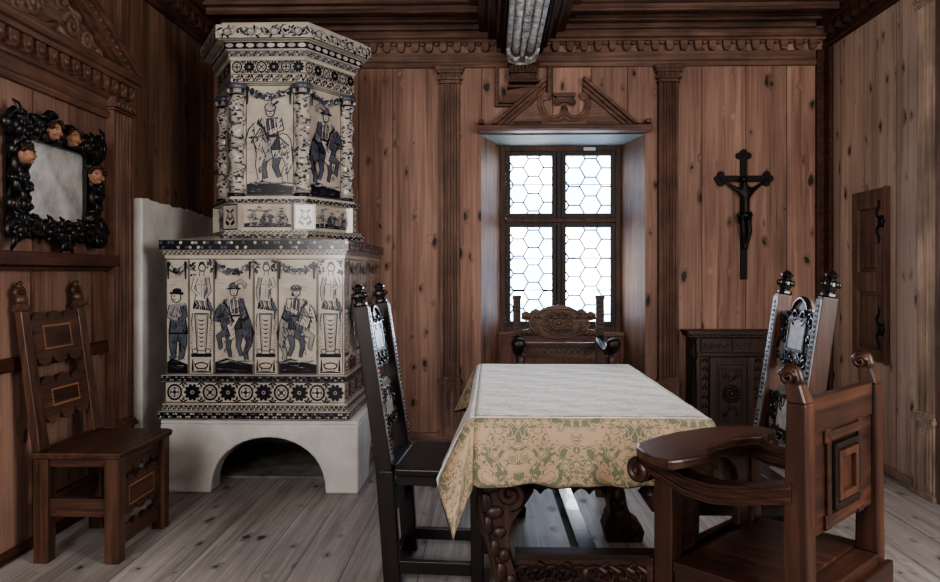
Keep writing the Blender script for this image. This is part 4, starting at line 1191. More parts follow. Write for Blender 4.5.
m.box(-.15, .15, .115, .62, cd - .02, cd - .010, 0, KQ)
for (a, b, c, d) in ((-.15, -.105, .115, .62), (.105, .15, .115, .62), (-.105, .105, .115, .165), (-.105, .105, .57, .62)): m.box(a, b, c, d, cd - .010, cd + .004, 0, KQ)
for (a, b, c, d) in ((-.085, -.07, .19, .545), (.07, .085, .19, .545), (-.07, .07, .19, .205), (-.07, .07, .53, .545)): m.box(a, b, c, d, cd - .010, cd + .0, 0, KQ)
dr = m.obj('door', carved('z'), cup, qo, .003)
m = MB()
for k in range(14):
    a = 2 * PI * k / 14
    m.ball((.05 * math.cos(a), .37 + .05 * math.sin(a), cd - .006), (.014, .014, .012), 8, 4, 0, KQ)
m.tube([(.032 * math.cos(2 * PI * k / 18), .37 + .032 * math.sin(2 * PI * k / 18), cd - .004) for k in range(19)], .006, 6, 0, KQ)
m.ball((0, .37, cd - .006), (.02, .02, .014), 10, 6, 0, KQ)
for (cx, cz) in ((0, .47), (0, .27), (-.045, .50), (.045, .50), (-.045, .235), (.045, .235)):
    m.tube(spiral(cx, cz, .024, .004, cx * 40, 1.3, 14, cd - .006), .006, 6, 0, KQ)
m.obj('carved_rosette', carved('z'), dr, qo)

# ------------------------------------------------------------------ wall cupboard door on the right wall
ho = (XR, 4.70, .65)
hat = thing('wall_hatch', 'tall narrow panelled door of a cupboard set in the pale right wall', 'cupboard door', ho)
KH = FR((XR - .002, 0, 0), (0, 1, 0), (0, 0, 1), (-1, 0, 0))
def KB(m, y0, y1, z0, z1, d0, d1): m.box(XR - .002 - d1, XR - .002 - d0, y0, y1, z0, z1)
m = MB()
KB(m, 4.511, 4.898, .66, 1.703, 0, .012)
for (a, b, c, d) in ((4.511, 4.594, .66, 1.703), (4.822, 4.898, .66, 1.703), (4.594, 4.822, .66, .73), (4.594, 4.822, 1.59, 1.703), (4.594, 4.822, 1.08, 1.20)): KB(m, a, b, c, d, .012, .034)
M['hatchwood'] = wood('hatch_wood', (92, 72, 60), (124, 100, 86), (148, 124, 108), 'z', .55, .3, 0, 40, .2, True)
m.obj('door_frame', M['hatchwood'], hat, ho, .004)
for (c, d) in ((.755, 1.055), (1.225, 1.565)):
    m = MB(); KB(m, 4.618, 4.798, c, d, .012, .024); m.obj('door_panel', M['hatchwood'], hat, ho, .006)
MB().box(XR - .038, XR - .002, 4.497, 4.509, .65, 1.71).obj('hinge_post', M['red_z'], hat, ho, .003)
for z in (1.50, .86):
    m = MB()
    for sg in (-1, 1):
        m.tube([(XR - .04, 4.53 + y, z + sg * q) for (y, q) in ((0, .0), (.02, .02), (.045, .035), (.05, .06), (.03, .085), (.02, .11), (.035, .13))], [.010, .009, .008, .008, .008, .007, .004], 6, 0, None)
    m.tube([(XR - .05, 4.50, z - .035), (XR - .05, 4.50, z + .035)], .012, 8)
    m.box(XR - .05, XR - .036, 4.49, 4.55, z - .01, z + .01)
    m.obj('hinge', M['iron'], hat, ho)

# ------------------------------------------------------------------ table
TX0, TX1, TY0, TY1, TZ = -.048, .636, 2.225, 3.50, .765
to = ((TX0 + TX1) / 2, (TY0 + TY1) / 2, 0)
table = thing('dining_table', 'carved dark table with scrolled legs, half hidden under the patterned cloth', 'table', to)
m = MB(); m.box(TX0 + .005, TX1 - .005, TY0 + .005, TY1 - .005, TZ - .035, TZ)
m.obj('tabletop', walnut('y'), table, to, .004)
m = MB(); m.box(TX0 + .05, TX1 - .05, TY0 + .06, TY0 + .085, TZ - .13, TZ - .036).box(TX0 + .05, TX1 - .05, TY1 - .085, TY1 - .06, TZ - .13, TZ - .036)
m.box(TX0 + .05, TX0 + .075, TY0 + .085, TY1 - .085, TZ - .13, TZ - .036).box(TX1 - .075, TX1 - .05, TY0 + .085, TY1 - .085, TZ - .13, TZ - .036)
m.obj('apron', walnut('y'), table, to, .004)
def table_leg(x, y, sg, by):
    """console leg: big volute at the top, waist, scrolled foot; sg = side it bulges to"""
    K = FR((x, y, 0), (1, 0, 0), (0, 0, 1), (0, -1, 0))
    q = lambda pts: [(sg * a, b) for (a, b) in pts]
    prof = q([(-.08, .635), (.05, .635), (.055, .58), (.058, .53), (.048, .48), (.02, .44), (.008, .40), (.012, .34), (.03, .28), (.05, .22), (.06, .16), (.08, .11), (.12, .08), (.135, .045), (.125, .0), (-.03, 0), (-.045, .06), (-.02, .12), (-.015, .2), (-.03, .28), (-.05, .36), (-.07, .43), (-.085, .50), (-.09, .57)])
    m = MB(); m.prism(prof, -.055, .055, K)
    for zf in (.055, -.055):
        m.tube(spiral(sg * .012, .525, .042, .008, -PI / 2 if sg > 0 else -PI / 2, 1.5 * sg, 22, zf), .014, 7, 0, K)
        m.tube(spiral(sg * .075, .05, .042, .006, 0, -1.4 * sg, 20, zf), .012, 7, 0, K)
        for (a, b, r1, r2) in ((-.05, .555, .034, .03), (-.062, .50, .022, .035), (-.035, .47, .03, .022), (-.055, .43, .018, .034), (-.02, .41, .024, .02), (-.035, .36, .018, .032), (-.005, .34, .02, .024), (-.015, .29, .02, .032), (.015, .26, .02, .026), (.01, .21, .022, .03), (.035, .17, .022, .026), (.02, .12, .026, .03)):
            m.ball((sg * a, b, zf), (r1, r2, .014), 9, 6, 0, K)
        m.tube([(sg * a, b, zf) for (a, b) in ((-.082, .57), (-.075, .47), (-.058, .40), (-.035, .31), (-.018, .23), (-.012, .14))], [.008, .010, .010, .010, .009, .006], 7, 0, K)
    m.tube([(sg * a, b, .0) for (a, b) in ((.03, .57), (.045, .52), (.03, .465))], [.02, .045, .02], 9, 0, K)
    m.tube([(sg * a, b, .0) for (a, b) in ((-.07, .52), (-.06, .44), (-.03, .34))], [.02, .04, .02], 9, 0, K)
    m.box(-.085 if sg > 0 else -.055, .055 if sg > 0 else .085, .60, .64, -.062, .062, 0, K)
    m.obj('leg', carved('z'), table, to, .006)
LX0, LX1 = .045, .545
for (x, sg) in ((LX0, 1), (LX1, -1)):
    table_leg(x, 2.335, sg, 0)
for (x, sg) in ((LX0, -1), (LX1, 1)):
    table_leg(x, 3.40, sg, 0)
def stretcher_board(y, name):
    K = FR(((LX0 + LX1) / 2, y, 0), (1, 0, 0), (0, 0, 1), (0, -1, 0))
    w = (LX1 - LX0) / 2 - .03
    m = MB()
    pl = [(-w, .33), (w, .33), (w, .22)] + [(w * (1 - 2 * i / 24), .20 + .028 * abs(math.sin(i * PI / 4))) for i in range(25)] + [(-w, .22)]
    m.prism(pl, -.022, .022, K)
    m.box(-w, w, .322, .335, -.03, .03, 0, K)
    for i in range(5):
        for sg in (-1, 1):
            cx = sg * w * (.12 + .19 * i)
            m.tube(spiral(cx, .272, .034, .005, PI / 2 if i % 2 else -PI / 2, 1.4 * sg * (1 if i % 2 else -1), 18, .024), [.008] * 19, 6, 0, K)
            m.tube([(cx, .30, .022), (cx + sg * .03, .285, .03), (cx + sg * .05, .255, .022)], [.003, .012, .004], 6, 0, K)
    m.ball((0, .272, .022), (.022, .028, .014), 9, 6, 0, K)
    m.obj(name, carved('x'), table, to, .003)
stretcher_board(2.335, 'carved_stretcher'); stretcher_board(3.40, 'carved_stretcher')
m = MB()
m.hexa([(.275, 2.358, .255), (.335, 2.358, .255), (.318, 3.377, .255), (.262, 3.377, .255)], [(.275, 2.358, .33), (.335, 2.358, .33), (.318, 3.377, .33), (.262, 3.377, .33)])
m.obj('long_stretcher', M['ebony'], table, to, .004)

# ------------------------------------------------------------------ tablecloth
def build_cloth():
    z = TZ + .004
    rc = .03
    per = []                                   # (edge x, edge y, direction, corner weight)
    def side(p, q, d, n):
        for i in range(n): 
            u = i / n; per.append((p[0] + (q[0] - p[0]) * u, p[1] + (q[1] - p[1]) * u, d, 0, 0))
    cor = [(TX0, TY0), (TX1, TY0), (TX1, TY1), (TX0, TY1)]
    dirs = [(0, -1), (1, 0), (0, 1), (-1, 0)]
    cnt = [52, 84, 52, 84]
    for k in range(4):
        p, q = cor[k], cor[(k + 1) % 4]
        side(p, q, dirs[k], cnt[k])
        a0 = math.atan2(dirs[k][1], dirs[k][0])
        for i in range(17):
            u = i / 16; a = a0 + u * PI / 2
            per.append((q[0], q[1], (math.cos(a), math.sin(a)), math.sin(u * PI), (k + 1) % 4))
    drop = {0: .205, 1: .22, 2: .2, 3: .195}
    NS = 22
    rows = []
    n = len(per)
    ext_ = {0: .15, 1: .17, 2: .1, 3: .09}
    flare = {0: .30, 1: .62, 2: .2, 3: .5}
    vs, uv = [], []
    # skirt
    for s in range(NS + 1):
        for i, (ex, ey, d, w, c) in enumerate(per):
            L = .205 + ext_[c] * (w ** 2.0) if w else .205
            lf = max(0, 1 - (ey - TY0) / .55) if d == (-1, 0) else (1.0 if (c == 0 and w and d[0] < -.7) else 0)
            f0 = .10 + .36 * lf * lf * (3 - 2 * lf)
            f = f0 + (flare[c] - f0) * (w ** (2.6 if c == 1 else 1.3)) if w else f0
            dx, dy = d
            if c == 1 and w:                   # the front right corner is pulled aside over the chair
                a = w ** .5
                dx2, dy2 = dx * (1 - a) + .70 * a, dy * (1 - a) + .71 * a
                q = math.hypot(dx2, dy2); dx, dy = dx2 / q, dy2 / q
            if c == 0 and w:
                a = w ** 1.5; dx, dy = dx * (1 - a) - .45 * a, dy * (1 - a) - .85 * a
                q = math.hypot(dx, dy); dx, dy = dx / q, dy / q
            u = s / NS; t_ = L * u
            ph = i * .33
            wav = .014 * u * math.sin(ph) + .008 * u * math.sin(ph * 2.3 + 1)
            if w: wav *= .3
            out_ = f * t_ + wav + .016 * (1 - math.exp(-t_ / .01))
            dn = math.sqrt(max(.05, 1 - f * f)) * t_
            dn = dn - .012 * (1 - math.exp(-t_ / .02))
            dn = max(0, dn)
            if s == NS: dn += .004 * math.sin(ph * 1.3)
            ox_, oy_ = dx * out_, dy * out_
            vs.append((ex + ox_, ey + oy_, z - dn))
            uv.append((ex + d[0] * t_, ey + d[1] * t_))
    fs = []
    for s in range(NS):
        for i in range(n):
            j = (i + 1) % n
            fs.append((s * n + i, (s + 1) * n + i, (s + 1) * n + j, s * n + j))
    # top: grid stitched by nearest ring = simple fan of rows
    gx, gy = 40, 72
    b = len(vs)
    for j in range(gy + 1):
        for i in range(gx + 1):
            x = TX0 + (TX1 - TX0) * i / gx; y = TY0 + (TY1 - TY0) * j / gy
            e = min(x - TX0, TX1 - x, y - TY0, TY1 - y)
            zz = z + (.0004 * math.sin(y * 70 + 2 * math.sin(x * 9)) + .0008 * math.sin(x * 23 + y * 31)) * min(1, e / .04)
            vs.append((x, y, zz)); uv.append((x, y))
    for j in range(gy):
        for i in range(gx):
            fs.append((b + j * (gx + 1) + i, b + j * (gx + 1) + i + 1, b + (j + 1) * (gx + 1) + i + 1, b + (j + 1) * (gx + 1) + i))
    o3 = V((to[0], to[1], z))
    me = bpy.data.meshes.new('tablecloth')
    me.from_pydata([tuple(V(p) - o3) for p in vs], [], fs)
    ul = me.uv_layers.new(name='cloth')
    for lp in me.loops: ul.data[lp.index].uv = uv[lp.vertex_index]
    for p in me.polygons: p.use_smooth = True
    o = bpy.data.objects.new('tablecloth', me); C.objects.link(o); o.location = o3
    o['label'] = 'ochre and green floral damask cloth hanging over the dark table, pale on top'; o['category'] = 'tablecloth'
    t = NT('damask_cloth')
    uvn = t.n('ShaderNodeUVMap', uv_map='cloth').outputs[0]
    sp = t.n('ShaderNodeSeparateXYZ'); t.l(uvn, sp.inputs[0])
    # mirrored repeat, so the leaves turn to each other
    def mirror(v, per_):
        return t.math('PINGPONG', v, per_)
    mx_, my_ = mirror(t.math('ADD', sp.outputs[0], 4.0), .17), t.math('ADD', sp.outputs[1], .0)
    cb = t.n('ShaderNodeCombineXYZ'); t.l(mx_, cb.inputs[0]); t.l(my_, cb.inputs[1])
    n1 = t.noise(cb.outputs[0], 12, 1.2, .4, 2.2)
    n2 = t.noise(cb.outputs[0], 40, 2, .5, 1.0)
    leaf = t.ramp(n1, [(.465, (0, 0, 0)), (.475, (1, 1, 1))])
    rim = t.ramp(t.math('ABSOLUTE', t.math('SUBTRACT', n1, .525)), [(.010, (0, 0, 0)), (.018, (1, 1, 1))])
    vein = t.ramp(n2, [(.53, (1, 1, 1)), (.56, (.15, .15, .15))])
    islands = t.ramp(t.math('ABSOLUTE', t.math('SUBTRACT', n1, .415)), [(.008, (1, 1, 1)), (.016, (0, 0, 0))])
    f = t.mix(1.0, leaf, t.mix(1.0, rim, vein, 'MULTIPLY'), 'MULTIPLY')
    f2 = t.mix(.9, f, islands, 'LIGHTEN')
    thread = t.noise(t.scale(uvn, (420, 420, 1)), 1, 1, .5)
    base = t.mix(t.ramp(thread, [(.35, (0, 0, 0)), (.65, (1, 1, 1))]), lin((152, 128, 104)), lin((180, 154, 128)))
    grn = t.mix(t.ramp(thread, [(.35, (0, 0, 0)), (.65, (1, 1, 1))]), lin((82, 88, 68)), lin((112, 116, 92)))
    t.l(t.mix(f2, base, grn), t.b.inputs['Base Color'])
    t.set(Roughness=.62, Specular_IOR_Level=.45, Sheen_Weight=.8, Sheen_Roughness=.35)
    t.b.inputs['Sheen Tint'].default_value = (.9, .95, 1, 1)
    h = t.math('ADD', t.math('MULTIPLY', n2, .8), t.math('MULTIPLY', thread, .3))
    t.bump(h, .35, .004)
    me.materials.append(t.mat)
    sol = o.modifiers.new('thickness', 'SOLIDIFY'); sol.thickness = .003; sol.offset = 1
    # the dark lining cord along the hem is a part of its own
    hem = MB()
    hem.tube([vs[NS * n + i] for i in range(n)] + [vs[NS * n]], .0035, 5)
    hm = hem.obj('hem_cord', M['shelfcord'], o, tuple(o3))
    return o
M['shelfcord'] = plain('dark_hem_cord', (52, 40, 30), .8, .2)
cloth = build_cloth()
# ------------------------------------------------------------------ plain side chair by the left wall (faces +x in its own frame)
def scallop(a0, a1, b, n, r, up=1):
    """points of a scalloped edge from a0 to a1 at height b"""
    pts = []
    st = (a1 - a0) / n
    for i in range(n):
        c = a0 + st * (i + .5)
        for k in range(7):
            q = PI - PI * k / 6
            pts.append((c + abs(st) * .46 * math.cos(q) * (1 if st > 0 else -1), b + up * r * math.sin(q)))
    return pts
def board_between(K, hw, z0, z1, mb, th, top=0, bot=0, n=3, notch=True):
    """fretted board: scalloped top and bottom edges, notched ends"""
    pl = []
    pl += scallop(-hw + .012, hw - .012, z1 - (top if top else 0), n, top) if top else [(-hw, z1), (hw, z1)]
    if notch:
        H = z1 - z0 - top - bot; zz = z0 + bot
        pl += [(hw, zz + H * .96), (hw, zz + H * .8), (hw - .014, zz + H * .68), (hw - .004, zz + H * .5), (hw - .014, zz + H * .32), (hw, zz + H * .2), (hw, zz + H * .04)]
    pl += scallop(hw - .012, -hw + .012, z0 + (bot if bot else 0), n, bot, -1) if bot else [(hw, z0), (-hw, z0)]
    if notch:
        pl += [(-hw, zz + H * .04), (-hw, zz + H * .2), (-hw + .014, zz + H * .32), (-hw + .004, zz + H * .5), (-hw + .014, zz + H * .68), (-hw, zz + H * .8), (-hw, zz + H * .96)]
    out = [pl[0]]
    for p in pl[1:]:
        if math.hypot(p[0] - out[-1][0], p[1] - out[-1][1]) > 1e-4: out.append(p)
    mb.prism(out, 0, th, K)
def inlay_rect(mb, K, hw, z0, z1, h, mi):
    """dotted line of light inlay"""
    for (a, b, c, d) in ((-hw, hw, z0, z0 + .007), (-hw, hw, z1 - .007, z1)):
        n = int((b - a) / .013)
        for i in range(n):
            x = a + (b - a) * (i + .1) / n; mb.box(x, x + (b - a) / n * .72, c, d, h, h + .0012, mi, K)
    n = int((z1 - z0) / .013)
    for x in (-hw, hw - .007):
        for i in range(n):
            z = z0 + (z1 - z0) * (i + .1) / n; mb.box(x, x + .007, z, z + (z1 - z0) / n * .72, h, h + .0012, mi, K)
WC = thing('side_chair', 'reddish brown wooden chair with scalloped inlaid back boards, against the left wall', 'chair', (-1.703, 3.273, 0), 0)
hy = .212
for (x, y) in ((-.148, -hy), (-.148, hy), (.148, -hy), (.148, hy)):
    m = MB(); m.hexa([(x - .03, y - .03, 0), (x + .03, y - .03, 0), (x + .03, y + .03, 0), (x - .03, y + .03, 0)], [(x - .032, y - .032, .43), (x + .032, y - .032, .43), (x + .032, y + .032, .43), (x - .032, y + .032, .43)])
    m.obj('leg', cherry('z'), WC, bevel=.004)
m = MB()
m.hexa([(-.185, -.245, .43), (.185, -.25, .43), (.2, .22, .43), (.17, .25, .43), (-.185, .25, .43)], [(-.19, -.25, .458), (.19, -.255, .458), (.206, .222, .458), (.174, .255, .458), (-.19, .255, .458)])
m.obj('seat', cherry('y'), WC, bevel=.007)
m = MB()
for y in (-hy, hy):
    m = MB(); m.box(-.116, .116, y - .016, y + .016, .395, .4295); m.obj('seat_rail', cherry('x'), WC, bevel=.003)
for y in (-hy, hy):
    m = MB(); m.box(-.117, .117, y - .018, y + .018, .19, .265); m.obj('stretcher', cherry('x'), WC, bevel=.004)
m = MB(); m.box(-.165, -.131, -hy + .032, hy - .032, .19, .26); m.obj('stretcher', cherry('y'), WC, bevel=.004)
KW = FR((.135, 0, 0), (0, 1, 0), (0, 0, 1), (1, 0, 0))
m = MB(); board_between(KW, hy - .031, .345, .4295, m, .026, 0, .028, 4, False); m.obj('scalloped_apron', cherry('y'), WC, bevel=.002)
m = MB(); board_between(KW, hy - .031, .165, .335, m, .026, .03, .03, 3); inlay_rect(m, KW, .12, .205, .29, .026, 1); m.obj('carved_front_board', [cherry('y'), M['inlay']], WC, bevel=.002)
m = MB(); board_between(KW, hy - .031, .055, .135, m, .026, .022, .0, 4, False); m.obj('scalloped_stretcher', cherry('y'), WC, bevel=.002)
# leaning back posts with carved scroll finials
lean = math.atan2(.085, .60)
KB_ = Matrix.Translation((-.162, 0, .4585)) @ Matrix.Rotation(-lean, 4, 'Y')
for y in (-.212, .212):
    m = MB()
    m.hexa([(-.018, y - .036, 0), (.018, y - .036, 0), (.018, y + .036, 0), (-.018, y + .036, 0)], [(-.016, y - .028, .585), (.016, y - .028, .585), (.016, y + .028, .585), (-.016, y + .028, .585)], 0, KB_)
    p = m.obj('back_post', cherry('z'), WC, bevel=.004)
    m = MB()
    m.box(-.02, .02, y - .034, y + .034, .585, .60, 0, KB_).box(-.017, .017, y - .026, y + .026, .60, .615, 0, KB_)
    m.lathe([(.026, .615), (.03, .63), (.024, .648), (.018, .655)], 10, 0, KB_ @ Matrix.Translation((0, y, 0)))
    Kf = KB_ @ FR((0, y, 0), (0, 1, 0), (0, 0, 1), (1, 0, 0))
    for sg in (-1, 1):
        m.tube(spiral(sg * .012, .665, .02, .005, -PI / 2, 1.2 * sg, 14, 0), .011, 7, 0, Kf)
    m.ball((0, .688, 0), (.016, .02, .014), 8, 5, 0, Kf); m.ball((0, .70, .008), (.012, .01, .01), 7, 4, 0, Kf)
    m.obj('finial', cherry('z'), p)
Kb = KB_ @ FR((-.012, 0, 0), (0, 1, 0), (0, 0, 1), (1, 0, 0))
for (z0, z1, sc_t, sc_b) in ((.345, .575, .03, .035), (.10, .30, .035, .04)):
    m = MB(); board_between(Kb, .186, z0, z1, m, .024, sc_t, sc_b, 3)
    inlay_rect(m, Kb, .105, z0 + .065, z1 - .06, .024, 1)
    m.box(-.09, .09, z0 + .078, z1 - .073, .024, .0255, 2, Kb)
    m.obj('back_board', [cherry('y'), M['inlay'], oak('y')], WC, bevel=.002)

# ------------------------------------------------------------------ ebonised chairs with scrolled, plated back boards (face +x)
EB = thing('carved_side_chair', 'nearly black carved chair drawn up to the left side of the table', 'chair', (-.195, 3.04, 0), math.radians(-4))
hw = .185
for y in (-hw, hw):
    m = MB()
    m.hexa([(-.2, y - .02, 0), (-.135, y - .02, 0), (-.135, y + .02, 0), (-.2, y + .02, 0)], [(-.232, y - .02, .44), (-.165, y - .02, .44), (-.165, y + .02, .44), (-.232, y + .02, .44)])
    m.obj('rear_leg', walnut('z'), EB, bevel=.004)
    m = MB(); m.hexa([(.135, y - .022, 0), (.18, y - .022, 0), (.18, y + .022, 0), (.135, y + .022, 0)], [(.13, y - .023, .43), (.18, y - .023, .43), (.18, y + .023, .43), (.13, y + .023, .43)])
    m.obj('front_leg', walnut('z'), EB, bevel=.004)
    m = MB(); m.box(-.154, .134, y - .014, y + .014, .05, .098); m.obj('stretcher', walnut('x'), EB, bevel=.003)
    m = MB(); m.box(-.154, .13, y - .012, y + .012, .385, .429); m.obj('seat_rail', walnut('x'), EB, bevel=.003)
m = MB(); m.box(-.20, -.175, -hw + .021, hw - .021, .25, .35); m.obj('rear_board', walnut('y'), EB, bevel=.004)
m = MB(); m.box(-.20, -.175, -hw + .021, hw - .021, .02, .07); m.obj('rear_stretcher', walnut('y'), EB, bevel=.004)
m = MB(); m.hexa([(-.153, -.235, .43), (.205, -.24, .43), (.205, .24, .43), (-.153, .235, .43)], [(-.153, -.238, .458), (.21, -.243, .458), (.21, .243, .458), (-.153, .238, .458)])
m.box(-.222, -.153, -.163, .163, .43, .458)
m.obj('seat', walnut('y'), EB, bevel=.006)
lean2 = math.atan2(.09, .60)
K2 = Matrix.Translation((-.2, 0, .44)) @ Matrix.Rotation(-lean2, 4, 'Y')
PL = .635
for y in (-hw, hw):
    m = MB()
    m.hexa([(-.03, y - .023, 0), (.033, y - .023, 0), (.033, y + .023, 0), (-.03, y + .023, 0)], [(-.024, y - .021, PL), (.028, y - .021, PL), (.028, y + .021, PL), (-.024, y + .021, PL)], 0, K2)
    p = m.obj('back_post', walnut('z'), EB, bevel=.003)
    m = MB()
    m.hexa([(.0335, y - .021, .03), (.0365, y - .021, .03), (.0365, y + .021, .03), (.0335, y + .021, .03)], [(.0285, y - .0195, PL - .01), (.0315, y - .0195, PL - .01), (.0315, y + .0195, PL - .01), (.0285, y + .0195, PL - .01)], 0, K2)
    for i in range(34):
        z = .06 + (PL - .09) * i / 33
        if .22 < z < .255: continue
        xx = .0365 - .005 * z / PL
        m.box(xx - .001, xx + .0025, y - .008, y + .008, z - .004, z + .004, 1, K2)
    m.obj('beaded_glare_front', [M['ebony_glare'], M['ebony']], p)  # pale strip is painted glare on the post front, under dark beads
    m = MB()
    m.lathe([(.022, PL), (.026, PL + .004), (.026, PL + .012), (.016, PL + .018), (.021, PL + .026), (.027, PL + .036), (.027, PL + .046), (.021, PL + .053), (.014, PL + .058), (.021, PL + .066), (.023, PL + .073), (.013, PL + .08), (.006, PL + .086)], 8, 0, K2 @ Matrix.Translation((0, y, 0)), False)
    for k in range(8):
        a = 2 * PI * (k + .5) / 8
        m.ball((.027 * math.cos(a), y + .027 * math.sin(a), PL + .041), (.007, .007, .011), 6, 4, 0, K2)
    m.obj('finial', M['ebony'], p)
K3 = K2 @ FR((-.004, 0, 0), (0, 1, 0), (0, 0, 1), (1, 0, 0))
def plated_board(z0, z1, arch):
    W = hw - .023; zc = (z0 + z1) / 2
    m = MB()
    pl = [(-W, z0 + .03)] + [(-W + 2 * W * i / 18, z0 + .018 - .016 * abs(math.sin(i * PI / 6))) for i in range(1, 18)] + [(W, z0 + .03), (W, zc - .04), (W - .02, zc - .012), (W - .02, zc + .03), (W, zc + .05), (W, z1 - .055)]
    if arch: pl += [(.095, z1 - .045)] + arc(0, z1 - .06, .075, .15, PI - .15, 12, .06) + [(-.095, z1 - .045)]
    else: pl += [(W - .05, z1 - .03), (.06, z1 - .005), (0, z1 - .012), (-.06, z1 - .005), (-W + .05, z1 - .03)]
    pl += [(-W, z1 - .055), (-W, zc + .05), (-W + .02, zc + .03), (-W + .02, zc - .012), (-W, zc - .04)]
    m.prism(pl, -.009, .009, K3)
    b = m.obj('back_board', [M['ebony_glare']], EB, bevel=.0015)  # board coloured pale to show light reflected off ebony
    m = MB(); m.box(-.066, .066, zc - .05, zc + .05, .0095, .016, 0, K3); m.obj('plate', M['ivory'], b, bevel=.002)
    m = MB()
    def sp(cx, cz, r, a, tn): m.tube(spiral(cx, cz, r, r * .2, a, tn, 18, .011), [r * .26] * 16 + [r * .3, r * .4, r * .5], 6, 0, K3)
    for sg in (-1, 1):
        sp(sg * .105, zc + .042, .027, -PI / 2, 1.3 * sg); sp(sg * .105, zc - .012, .027, PI / 2, -1.3 * sg)
        sp(sg * .032, z1 - .068, .028, -PI / 2, 1.4 * sg); sp(sg * .085, z1 - .066, .02, PI, 1.3 * sg)
        sp(sg * .03, z0 + .038, .026, PI / 2, -1.4 * sg); sp(sg * .088, z0 + .04, .026, PI / 2, 1.3 * sg)
        sp(sg * .145, z0 + .048, .016, 0, 1.3 * sg); sp(sg * .145, z1 - .078, .016, 0, 1.3 * sg)
        m.tube([(sg * W, zc - .06, .01), (sg * (W - .02), zc, .01), (sg * W, zc + .06, .01)], .006, 6, 0, K3)
    if arch: m.tube([(p[0], p[1], .009) for p in arc(0, z1 - .062, .07, .2, PI - .2, 14, .056)], .010, 7, 0, K3)
    for (a, c, d, e) in ((-.075, .075, zc - .06, zc - .05), (-.075, .075, zc + .05, zc + .06), (-.075, -.066, zc - .05, zc + .05), (.066, .075, zc - .05, zc + .05)): m.box(a, c, d, e, .0095, .018, 0, K3)
    m.obj('carved_scrolls', M['ebony'], b)
plated_board(.375, .63, True); plated_board(.125, .335, False)
# carved board between the front legs
KX = FR((.145, 0, 0), (0, 1, 0), (0, 0, 1), (1, 0, 0))
m = MB(); board_between(KX, hw - .024, .20, .395, m, .02, 0, .03, 3)
for sg in (-1, 1):
    for (cx, cz, r) in ((.04, .33, .03), (.105, .34, .03), (.04, .26, .028), (.11, .27, .028)):
        m.tube(spiral(sg * cx, cz, r, r * .2, 0 if cz > .3 else PI, 1.3 * sg, 18, .022), r * .25, 6, 0, KX)
m.obj('carved_front_board', M['ebony'], EB, bevel=.002)
E2 = copy_tree(EB)
E2.location = (.81, 2.67, 0); E2.scale = (1, 1, 1.045); E2.rotation_euler = (0, 0, PI)
for ch in E2.children:
    if ch.name.startswith('back_post'):
        ch.material_slots[0].link = 'OBJECT'; ch.material_slots[0].material = oak('z')
E2['label'] = 'chair with pale plates and black scrolls on its back, behind the heavy armchair'

# ------------------------------------------------------------------ carved armchair at the far end of the table (built facing +x, turned to face the camera end)
AC = thing('carved_armchair', 'carved armchair with a flower crest, at the far table end below the window', 'armchair', (.362, 3.92, 0), -PI / 2)
AC.scale = (1.06, 1.16, .99)
ah = .192
for y in (-ah, ah):
    m = MB(); m.hexa([(-.13, y - .021, 0), (-.085, y - .021, 0), (-.085, y + .021, 0), (-.13, y + .021, 0)], [(-.14, y - .018, 1.07), (-.10, y - .018, 1.07), (-.10, y + .018, 1.07), (-.14, y + .018, 1.07)])
    m.box(-.145, -.095, y - .021, y + .021, 1.065, 1.085)
    for i in range(12): m.box(-.102, -.091, y - .012, y + .012, .78 + i * .024, .79 + i * .024)
    m.obj('back_post', carved('z'), AC, bevel=.003)
    m = MB(); m.lathe([(.026, 0), (.03, .04), (.018, .06), (.026, .12), (.03, .25), (.022, .36), (.03, .40), (.03, .44)], 10, 0, Matrix.Translation((.22, y, 0))); m.obj('front_leg', carved('z'), AC)
    m = MB(); m.lathe([(.022, .462), (.026, .49), (.016, .52), (.024, .60), (.024, .74), (.018, .77), (.024, .80)], 10, 0, Matrix.Translation((.22, y + .005, 0))); m.obj('arm_support', carved('z'), AC)
    s_ = 1 if y > 0 else -1
    m = MB()
    m.tube([(-.10, y + s_ * .0, .85), (.0, y + s_ * .002, .825), (.12, y + s_ * .004, .81), (.22, y + s_ * .006, .832), (.27, y + s_ * .006, .855)], [.022, .023, .023, .026, .027], 10)
    Ka = FR((.275, y + s_ * .006, .86), (0, 1, 0), (0, 0, 1), (1, 0, 0))
    m.lathe([(.0, -.03), (.028, -.026), (.031, .0), (.026, .018), (.01, .024)], 14, 0, Ka)
    m.obj('arm', walnut('x'), AC)
m = MB(); m.box(-.084, .245, -.215, .215, .435, .465); m.obj('seat', walnut('x'), AC, bevel=.005)
for (x0, x1, y0, y1) in ((-.084, .19, -ah - .012, -ah + .012), (-.084, .19, ah - .012, ah + .012)):
    m = MB(); m.box(x0, x1, y0, y1, .10, .15); m.obj('stretcher', walnut('x'), AC, bevel=.003)
KA = FR((-.125, 0, 0), (0, 1, 0), (0, 0, 1), (1, 0, 0))
aw = ah - .022
m = MB()
